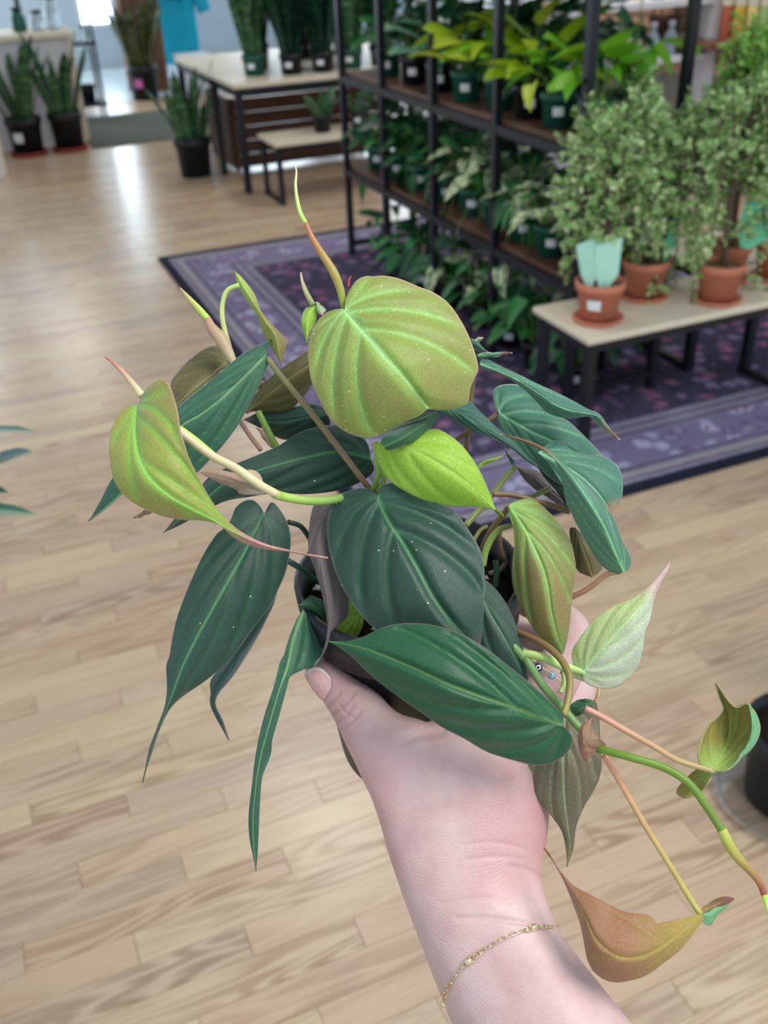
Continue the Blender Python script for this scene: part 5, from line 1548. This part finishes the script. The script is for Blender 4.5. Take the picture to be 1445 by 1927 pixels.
stem('petiole', 'A', [(812, 500), (790, 420), (774, 330), (780, 245), (808, 188), (868, 163)], [0.402, 0.398], [5.5, 5, 4.5, 4.5], (206, 206, 140), (190, 216, 120), n=34)
stem('petiole', 'A', [(1022, 560), (1080, 640), (1150, 725), (1280, 885), (1445, 1100), (1590, 1290)], [0.392, 0.384, 0.380, 0.385], [5.5, 6, 6.2, 6.2], (132, 130, 84), (142, 106, 84), n=40)
stem('petiole', 'A', [(530, 950), (700, 1080), (850, 1160), (980, 1250), (1075, 1302)], [0.350, 0.350, 0.354], [8, 8, 8.5, 8], (224, 206, 168), (210, 196, 150), n=36, k=12)
stem('petiole', 'A', [(545, 940), (640, 1010), (760, 1110), (880, 1195), (1000, 1275)], [0.353, 0.353, 0.357], [5, 5, 5], (196, 226, 96), (186, 206, 110), n=30)
stem('stem', 'A', [(1060, 1300), (1100, 1312), (1200, 1332), (1300, 1338), (1400, 1326), (1480, 1300)], [0.355, 0.366, 0.38], [9, 8, 8, 8], (178, 206, 100), (112, 152, 76), n=34, k=12)
stem('petiole', 'A', [(870, 900), (920, 975), (985, 1062)], [0.405, 0.40], [4.5, 4.5], (150, 112, 108), (176, 140, 124))
stem('petiole', 'A', [(970, 850), (1015, 940), (1065, 1040), (1110, 1130)], [0.402, 0.40], [6, 7], (140, 172, 78), (120, 160, 70))
stem('petiole', 'A', [(905, 860), (950, 740), (985, 700), (1000, 690)], [0.41, 0.412], [4, 4], (150, 120, 100))
stem('petiole', 'A', [(800, 575), (830, 590), (760, 620), (720, 660)], [0.405, 0.408], [3.5, 3.5], (140, 128, 96))
stem('petiole', 'C', [(345, 320), (335, 450), (320, 620), (305, 780)], [0.41, 0.414], [5.5, 5.5], (138, 126, 86), (120, 96, 66))
stem('petiole', 'C', [(240, 720), (290, 685), (340, 660), (420, 610), (500, 560)], [0.412, 0.412], [4.5, 4.5], (112, 82, 52), (128, 100, 66))
stem('petiole', 'C', [(300, 1225), (350, 1165), (400, 1110), (470, 1025), (530, 945), (598, 872)], [0.405, 0.41, 0.418], [6.5, 6, 5.5], (124, 132, 74), (130, 150, 84), n=34)
stem('petiole', 'C', [(460, 1035), (580, 1042), (720, 1080), (830, 1110), (915, 1140)], [0.40, 0.402, 0.405], [5.5, 5.5], (132, 110, 74), (120, 92, 60), n=30)
stem('petiole', 'C', [(660, 1070), (730, 1035), (800, 1000)], [0.415, 0.42], [5, 5], (118, 130, 78))
stem('petiole', 'C', [(395, 1380), (430, 1300), (480, 1210), (530, 1150), (560, 1105)], [0.405, 0.395], [7, 6.5, 6], (122, 96, 66), (132, 116, 74), n=30)
stem('petiole', 'C', [(402, 1460), (420, 1370), (460, 1290), (510, 1240), (570, 1222)], [0.40, 0.395], [7, 7, 5], (156, 188, 92), (140, 150, 84), n=30)
stem('petiole', 'C', [(498, 1235), (500, 1320), (515, 1390), (543, 1435), (510, 1480), (440, 1510)], [0.415, 0.42], [6, 5.5], (112, 88, 70), (126, 110, 92), n=34)
stem('petiole', 'C', [(478, 1430), (486, 1500), (480, 1590)], [0.408, 0.405], [6, 6], (56, 92, 66))
stem('petiole', 'C', [(350, 1310), (390, 1250), (430, 1225)], [0.41, 0.412], [4, 3.5], (150, 140, 84))
stem('petiole', 'C', [(925, 1645), (1000, 1610), (1060, 1570), (1140, 1510), (1220, 1490)], [0.39, 0.386], [5.5, 5], (158, 110, 86), (166, 132, 96))
stem('petiole', 'C', [(420, 1075), (470, 1120), (520, 1165)], [0.37, 0.385], [3.5, 3.5], (120, 130, 60))
stem('petiole', 'F', [(90, 480), (220, 540), (320, 620), (375, 720), (372, 830), (345, 935)], [0.372, 0.350, 0.340], [6, 7, 7, 6.5], (122, 84, 62), (146, 138, 74), n=40, k=12)
stem('petiole', 'F', [(120, 605), (180, 608), (250, 628), (330, 665), (400, 682), (462, 698)], [0.368, 0.36, 0.357], [8, 8.5, 7.5], (196, 222, 128), (196, 226, 140), n=34, k=12)
stem('stem', 'F', [(330, 690), (430, 725), (470, 740)], [0.362, 0.358], [7, 6], (206, 216, 160))
stem('petiole', 'F', [(342, 680), (348, 760), (325, 812)], [0.360, 0.358], [5, 5], (166, 186, 118))
stem('stem', 'F', [(140, 625), (230, 770), (330, 885), (430, 1000), (520, 1085)], [0.366, 0.352, 0.344], [8, 8, 7.5], (112, 150, 90), (128, 164, 100), n=34, k=12)
stem('petiole', 'G', [(400, 235), (480, 275), (600, 345), (760, 435), (900, 515), (1090, 572)], [0.346, 0.345, 0.345], [6, 6, 5.5], (206, 146, 126), (176, 160, 104), n=40)
stem('stem', 'G', [(470, 452), (540, 470), (650, 500), (820, 552), (950, 632), (1050, 760), (1140, 900)], [0.342, 0.334, 0.330, 0.326], [7.5, 7.5, 8, 8], (106, 138, 46), (108, 134, 52), n=50, k=12)
sp_ = stem('spike', 'G', [(1132, 885), (1160, 945), (1210, 1025), (1290, 1112), (1340, 1180), (1362, 1240)], [0.326, 0.324], [9.5, 10.5, 9.5, 8, 6.5, 6], (176, 184, 84), (150, 72, 64), n=40, k=12)
stem('spike_tip', 'G', [(1360, 1232), (1375, 1290), (1392, 1360), (1410, 1420)], [0.324, 0.322], [6, 5, 3, 1.5], (176, 216, 86), (190, 226, 120), n=20, parent=sp_)
stem('petiole', 'G', [(500, 485), (600, 650), (720, 860), (850, 1070), (960, 1250), (1018, 1338)], [0.343, 0.336, 0.331], [6, 6, 5.5, 6], (200, 140, 112), (176, 172, 88), n=44)
stem('petiole', 'P', [(700, 925), (712, 890), (708, 860), (716, 838)], [0.385, 0.372], [6, 5], (140, 176, 80), (150, 190, 90))
stem('petiole', 'P', [(705, 930), (722, 905), (716, 880)], [0.385, 0.38], [5, 5], (150, 182, 86))
stem('stem', 'P', [(700, 925), (715, 960), (745, 1020), (765, 1070)], [0.383, 0.395, 0.412], [7, 7], (132, 104, 78), (110, 130, 70))
stem('petiole', 'P', [(541, 982), (565, 990), (582, 1012), (600, 1040), (680, 1075)], [0.39, 0.395, 0.41], [5, 5], (30, 52, 36))
stem('petiole', 'P', [(541, 1055), (570, 1072), (600, 1092), (680, 1095)], [0.388, 0.395, 0.41], [6, 6], (40, 66, 50))
stem('stem', 'P', [(634, 938), (680, 970), (730, 1030), (760, 1075)], [0.38, 0.395, 0.412], [8, 7], (112, 152, 76), (100, 130, 70))
stem('stem', 'P', [(890, 1060), (850, 1080), (810, 1090)], [0.40, 0.415], [8, 8], (110, 130, 70))
stem('stem', 'P', [(988, 1240), (940, 1190), (880, 1130), (830, 1095)], [0.366, 0.375, 0.412], [8, 8], (112, 150, 90))

# ------------------------------------------------------------------ the hand and forearm
def ellipse_loft(mb, secs, n=36, ex=2.2, cap=True):
    """secs: left px, right px, depth, half thickness (m)"""
    vs_, fs = [], []
    for (l, r, d, h_) in secs:
        A, B = at(l[0], l[1], d), at(r[0], r[1], d)
        c_, hx = (A + B) / 2, (B - A) / 2
        fw = c_ - CAM
        fw = fw / np.linalg.norm(fw)
        for k in range(n):
            a = 2 * math.pi * k / n
            cs, sn = math.cos(a), math.sin(a)
            x = math.copysign(abs(cs) ** (2 / ex), cs)
            y = math.copysign(abs(sn) ** (2 / ex), sn)
            vs_.append(c_ + hx * x + fw * h_ * y)
    for j in range(len(secs) - 1):
        for k in range(n):
            k2 = (k + 1) % n
            fs.append((j * n + k, j * n + k2, (j + 1) * n + k2, (j + 1) * n + k))
    fs.append(tuple(reversed(range(n))))
    fs.append(tuple(range((len(secs) - 1) * n, len(secs) * n)))
    mb.add(vs_, fs)


def smooth_secs(secs, n):
    arr = np.array([[*l, *r, d, h_] for (l, r, d, h_) in secs])
    C = spline(np.column_stack([(arr[:, 0] + arr[:, 2]) / 2, (arr[:, 1] + arr[:, 3]) / 2, arr]), n)
    return [((c[2], c[3]), (c[4], c[5]), c[6], max(c[7], 0.0005)) for c in C]


hb = MB()
arm = [((1180, 2640), (1560, 2420), 0.300, 0.036), ((1060, 2400), (1400, 2200), 0.318, 0.032), ((960, 2200), (1264, 2021), 0.332, 0.028), ((880, 2000), (1130, 1853), 0.345, 0.0245), ((835, 1890), (1058, 1760), 0.353, 0.0215), ((770, 1720), (1028, 1690), 0.361, 0.019), ((735, 1620), (1021, 1640), 0.366, 0.018),
       ((712, 1540), (1034, 1540), 0.370, 0.0175), ((690, 1475), (1032, 1460), 0.375, 0.0170), ((690, 1420), (1022, 1390), 0.379, 0.016), ((740, 1385), (1020, 1325), 0.385, 0.0135), ((800, 1360), (1020, 1280), 0.390, 0.010)]
ellipse_loft(hb, smooth_secs(arm, 48))
thumb = [((586, 1248), (592, 1244), 0.398, 0.0015), ((572, 1260), (606, 1239), 0.398, 0.0062), ((574, 1276), (626, 1245), 0.397, 0.0082), ((584, 1292), (644, 1255), 0.396, 0.0092), ((609, 1323), (670, 1272), 0.394, 0.0098), ((632, 1361), (707, 1299), 0.390, 0.0105), ((647, 1395), (748, 1340), 0.385, 0.0125), ((668, 1437), (800, 1358), 0.380, 0.0145), ((692, 1490), (860, 1400), 0.376, 0.0155)]
ellipse_loft(hb, smooth_secs(thumb, 40), ex=2.1)
for ch in ([(985, 1360, .384, .0105), (1030, 1300, .394, .0105), (1066, 1232, .412, .0098), (1074, 1185, .436, .0088), (1030, 1150, .458, .0076), (990, 1135, .466, .0068)],
           [(1000, 1400, .390, .0115), (1050, 1345, .405, .011), (1082, 1285, .428, .010), (1072, 1235, .456, .0088), (1010, 1200, .478, .0076), (975, 1190, .482, .0066)],
           [(985, 1440, .390, .0110), (1030, 1395, .412, .0105), (1050, 1340, .440, .0096), (1036, 1295, .466, .0086), (980, 1265, .484, .0074), (950, 1258, .488, .0064)],
           [(960, 1470, .390, .0100), (995, 1440, .414, .0096), (1010, 1395, .440, .0086), (995, 1355, .462, .0076), (950, 1335, .478, .0066), (925, 1330, .482, .0058)]):
    C = spline(np.array(ch), 26)
    V = at_many(C[:, :2], C[:, 2])
    rad = list(C[:, 3])
    pts = [tuple(v) for v in V]
    hb.tube(pts, rad, 16)
    e = V[-1] - V[-2]
    e = e / np.linalg.norm(e)
    hb.tube([tuple(V[-1] + e * rad[-1] * math.sin(a)) for a in (0, 0.5, 0.95, 1.3)], [rad[-1] * math.cos(a) for a in (0, 0.5, 0.95, 1.3)], 16)


def skin_mat():
    m, t = new_mat('fair_skin')
    obj = t.n('ShaderNodeTexCoord').outputs['Object']
    n1 = t.noise(obj, 38, 4, 0.6)
    n2 = t.noise(obj, 90, 3, 0.6)
    n3 = t.noise(t.scale(obj, (1, 1, 1), (3, 7, 1)), 22, 2)
    c = t.ramp(n1, [(0.25, srgb(188, 150, 150)), (0.45, srgb(200, 168, 165)), (0.62, srgb(207, 178, 175)), (0.8, srgb(210, 186, 187))])
    c = t.mix(t.m('MULTIPLY', t.m('SUBTRACT', n3, 0.48), 2.6, clamp=True), c, srgb(198, 138, 138))
    c = t.mix(t.m('MULTIPLY', t.m('SUBTRACT', n2, 0.60), 1.6, clamp=True), c, srgb(192, 150, 146))
    # fine cross-wrist lines and pores
    wv = t.n('ShaderNodeTexWave', wave_type='BANDS', bands_direction='Z')
    t.set(wv.inputs['Vector'], obj)
    wv.inputs['Scale'].default_value = 330
    wv.inputs['Distortion'].default_value = 9.0
    wv.inputs['Detail'].default_value = 3
    wv.inputs['Detail Scale'].default_value = 1.2
    pores = t.n('ShaderNodeTexVoronoi', feature='F1')
    t.set(pores.inputs['Vector'], obj)
    pores.inputs['Scale'].default_value = 900
    hgt = t.m('ADD', t.m('MULTIPLY', wv.outputs['Fac'], 0.6), t.m('MULTIPLY', pores.outputs['Distance'], 0.35))
    t.bsdf(c, 0.42, 0.4, bump=hgt, bump_s=0.17, bump_d=0.0006, sss=0.12)
    return m


M['skin'] = skin_mat()
wrist = at(900, 1680, 0.36)
hand = hb.build('person', M['skin'], None, True, loc=tuple(wrist))
tag(hand, 'bare forearm and right hand gripping the black plant pot, thumb in front', 'person')
md = hand.modifiers.new('union', 'REMESH')
md.mode = 'VOXEL'
md.voxel_size = 0.0008
md.use_smooth_shade = True
md = hand.modifiers.new('soften', 'SMOOTH')
md.factor = 0.5
md.iterations = 24
# gentle knuckle creases on the thumb and a wrist fold, pressed into the surface
bpy.context.view_layer.update()
dg = bpy.context.evaluated_depsgraph_get()
ev = hand.evaluated_get(dg)
me = bpy.data.meshes.new_from_object(ev)
hand.modifiers.clear()
old = hand.data
hand.data = me
bpy.data.meshes.remove(old)
co = np.empty(len(me.vertices) * 3)
me.vertices.foreach_get('co', co)
co = co.reshape(-1, 3) + np.array(wrist)
no = np.empty(len(me.vertices) * 3)
me.vertices.foreach_get('normal', no)
no = no.reshape(-1, 3)
q = (co - CAM) @ RW
uu, vv = CX + FPX * q[:, 0] / -q[:, 2], CY - FPX * q[:, 1] / -q[:, 2]


def crease(pts, width, depth):
    p = spline(np.array(pts, float), 40)
    best = np.full(len(uu), 1e9)
    for (a, b_) in p:
        best = np.minimum(best, (uu - a) ** 2 + (vv - b_) ** 2)
    k_ = np.clip(np.arange(40) / 39, 0, 1)
    return -depth * np.exp(-best / (width * width))


disp = np.zeros(len(uu))
for (pts, w_, dp) in (([(612, 1352), (635, 1338), (655, 1318), (668, 1300)], 3.4, 0.0011), ([(622, 1366), (645, 1350), (664, 1328)], 3.0, 0.0009), ([(605, 1338), (626, 1320), (640, 1300)], 3.0, 0.0008), ([(632, 1380), (655, 1362), (678, 1338)], 3.2, 0.0008), ([(640, 1330), (652, 1344), (668, 1352)], 3.0, 0.0006),
                     ([(860, 1728), (920, 1728), (980, 1736), (1030, 1750)], 4.5, 0.0010), ([(960, 1630), (1000, 1640), (1024, 1655)], 5.0, 0.0007), ([(880, 1618), (930, 1612), (980, 1616)], 4.0, 0.0004), ([(760, 1395), (790, 1380), (830, 1375)], 10.0, 0.0010), ([(870, 1590), (930, 1585), (990, 1598)], 4.0, 0.0004), ([(830, 1700), (900, 1690), (960, 1697)], 4.0, 0.0004)):
    disp += crease(pts, w_, dp)
front = (no * (CAM - co)).sum(1) > 0
co = co + no * (disp * front)[:, None]
me.vertices.foreach_set('co', (co - np.array(wrist)).reshape(-1))
me.update()
me.polygons.foreach_set('use_smooth', [True] * len(me.polygons))

bvh = BVHTree.FromPolygons([Vector(c_) for c_ in co], [tuple(p_.vertices) for p_ in me.polygons])


def on_skin(x, y, lift=0.0006, back=False):
    r = Vector(ray(x, y)).normalized()
    if not back:
        h_ = bvh.ray_cast(Vector(CAM), r)
        return None if h_[0] is None else h_[0] - r * lift
    h_ = bvh.ray_cast(Vector(CAM) + r * 1.2, -r)
    return None if h_[0] is None else h_[0] + r * lift


# thumbnail: a thin curved plate on the thumb's outer side
m, t = new_mat('fingernail')
t.bsdf(srgb(226, 176, 174), 0.22, 0.5, coat=0.4)
M['nail'] = m
m, t = new_mat('nail_edge')
t.bsdf(srgb(238, 226, 218), 0.3, 0.5)
M['nail_edge'] = m
cn = px('D', [(176, 1005), (243, 982), (298, 1032), (300, 1060), (262, 1128), (220, 1085)])
nl = MB()
R_, Cn = 9, 9
top_e = spline(px('D', [(182, 1003), (215, 980), (245, 978), (275, 1000), (297, 1030)]), Cn)
bot_e = spline(px('D', [(200, 1052), (220, 1085), (240, 1108), (262, 1126), (268, 1120)]), Cn)
grid = []
for j in range(R_):
    s_ = j / (R_ - 1)
    for i in range(Cn):
        p2 = top_e[i] * (1 - s_) + bot_e[i] * s_ + np.array([5.5, -2.0]) * math.sin(math.pi * s_) * (i / (Cn - 1))
        h_ = on_skin(p2[0], p2[1], 0.0004 + 0.0005 * math.sin(math.pi * i / (Cn - 1)))
        k_ = 0
        while h_ is None and k_ < 30:
            p2 = p2 + np.array([1.2, -0.3])
            h_ = on_skin(p2[0], p2[1], 0.0004)
            k_ += 1
        grid.append(tuple(h_ if h_ is not None else at(p2[0], p2[1], 0.39)))
nl.add(grid, [(j * Cn + i, j * Cn + i + 1, (j + 1) * Cn + i + 1, (j + 1) * Cn + i) for j in range(R_ - 1) for i in range(Cn - 1)])
nl.m = [1 if k_ < (Cn - 1) else 0 for k_ in range(len(nl.f))]
no_ = nl.build('thumbnail', [M['nail'], M['nail_edge']], hand, True, loc=grid[0])
no_['label'] = 'pink thumbnail'
so = no_.modifiers.new('thickness', 'SOLIDIFY')
so.thickness = 0.0004

# ------------------------------------------------------------------ gold chain bracelet
front_px = spline(np.array([(838, 1900), (836, 1880), (842, 1862), (862, 1828), (885, 1806), (915, 1784), (950, 1764), (985, 1750), (1015, 1744), (1040, 1744), (1056, 1752), (1062, 1760)], float), 70)
loop = []
for (a, b_) in front_px:
    h_ = on_skin(a, b_, 0.0010)
    if h_ is not None:
        loop.append(h_)
bk = []
for (a, b_) in front_px[::-1]:
    h_ = on_skin(a, b_, 0.0010, back=True)
    if h_ is not None:
        bk.append(h_)
loop = loop + bk
arr = np.array([tuple(v) for v in loop])
for _ in range(2):
    arr = (np.roll(arr, 1, 0) + 2 * arr + np.roll(arr, -1, 0)) / 4
arr = np.vstack([arr, arr[:1]])
s_ = np.concatenate([[0], np.cumsum(np.linalg.norm(np.diff(arr, axis=0), axis=1))])
NLK = int(s_[-1] / 0.0021)
cp = np.stack([np.interp(np.linspace(0, s_[-1], NLK, endpoint=False), s_, arr[:, k_]) for k_ in range(3)], 1)
brc = thing('bracelet', 'fine gold chain bracelet with small beads around the wrist', 'bracelet', tuple(cp[0]))
ch = MB()
for i in range(NLK):
    c_, tdir = Vector(cp[i]), (Vector(cp[(i + 1) % NLK]) - Vector(cp[i - 1])).normalized()
    nrm = (Vector(CAM) - c_).normalized()
    sd = tdir.cross(nrm).normalized()
    if i % 2:
        sd = (sd + nrm * 1.2).normalized()
    big = (i % 11) in (3, 4)
    L_, w_ = (0.0019, 0.0011) if big else (0.0014, 0.0006)
    ch.tube([c_ + tdir * L_ * math.cos(a) + sd * w_ * math.sin(a) for a in [q_ * math.pi / 5 for q_ in range(11)]], 0.00017 if not big else 0.00026, 5, cap=False)
ch.build('chain', M['gold'], brc, True, loc=tuple(cp[0]))
for i in range(0, NLK, 13):
    c_ = Vector(cp[i])
    bd = MB()
    tdir = (Vector(cp[(i + 1) % NLK]) - Vector(cp[i - 1])).normalized()
    Rb = Vector((0, 0, 1)).rotation_difference(tdir).to_matrix()
    bd.lathe([(0, -0.0013), (0.0009, -0.0013), (0.0014, -0.0006), (0.0014, 0.0006), (0.0009, 0.0013), (0, 0.0013)], tuple(c_), 10, R=Rb)
    bd.build('bead', M['gold'], brc, True, loc=tuple(c_))

# beaded finger ring with blue eye discs, gold band
M['navy_enamel'] = plain('navy_enamel', srgb(24, 34, 78), 0.2)
M['sky_enamel'] = plain('sky_enamel', srgb(120, 190, 214), 0.2)
M['white_enamel'] = plain('white_enamel', srgb(236, 240, 244), 0.25)


def disc(parent, c_, nrm, r, h_, mat, name):
    Rb = Vector((0, 0, 1)).rotation_difference(nrm).to_matrix()
    b_ = MB()
    b_.lathe([(0, 0), (r, 0), (r, h_ * 0.7), (r * 0.85, h_), (0, h_)], tuple(c_), 18, R=Rb)
    return b_.build(name, mat, parent, True, loc=tuple(c_))


c0 = Vector(at(1013, 1256, 0.372))
er = thing('eye_ring', 'gold ring chain with navy and sky-blue eye beads on a finger', 'ring', tuple(c0))
view = (Vector(CAM) - c0).normalized()
for (x, y, d_, mt) in ((1013, 1256, 0.372, 'navy_enamel'), (1038, 1271, 0.374, 'sky_enamel')):
    c_ = Vector(at(x, y, d_))
    eb = disc(er, c_, view, 0.0016, 0.0008, M[mt], 'eye_bead')
    disc(eb, c_ + view * 0.0008, view, 0.0010, 0.0003, M['white_enamel'], 'eye_white')
    disc(eb, c_ + view * 0.0011, view, 0.0005, 0.0003, M[mt], 'pupil')
b_ = MB()
pts = [at(x, y, d_) for (x, y, d_) in ((996, 1250, .374), (1006, 1254, .3725), (1026, 1262, .372), (1048, 1279, .374), (1060, 1290, .376), (1072, 1300, .378))]
C = spline(np.array(pts), 24)
for i, p_ in enumerate(C):
    b_.tube([p_ + np.array([0.0006 * math.cos(a), 0.0002 * math.sin(a), 0.0006 * math.sin(a)]) for a in [q_ * math.pi / 4 for q_ in range(9)]], 0.0002, 4, cap=False)
b_.build('chain', M['gold'], er, True, loc=tuple(c0))
b_ = MB()
c_ = Vector(at(1086, 1292, 0.418))
ax = (Vector(at(1082, 1270, .434)) - Vector(at(1070, 1320, .412))).normalized()
u_ = ax.orthogonal().normalized()
w_ = ax.cross(u_)
cc = Vector(at(1078, 1292, 0.425))
b_.tube([cc + (u_ * math.cos(a) + w_ * math.sin(a)) * 0.0112 for a in [q_ * math.pi / 18 for q_ in range(37)]], 0.0014, 8, cap=False)
b_.build('band', M['gold'], er, True, loc=tuple(cc))
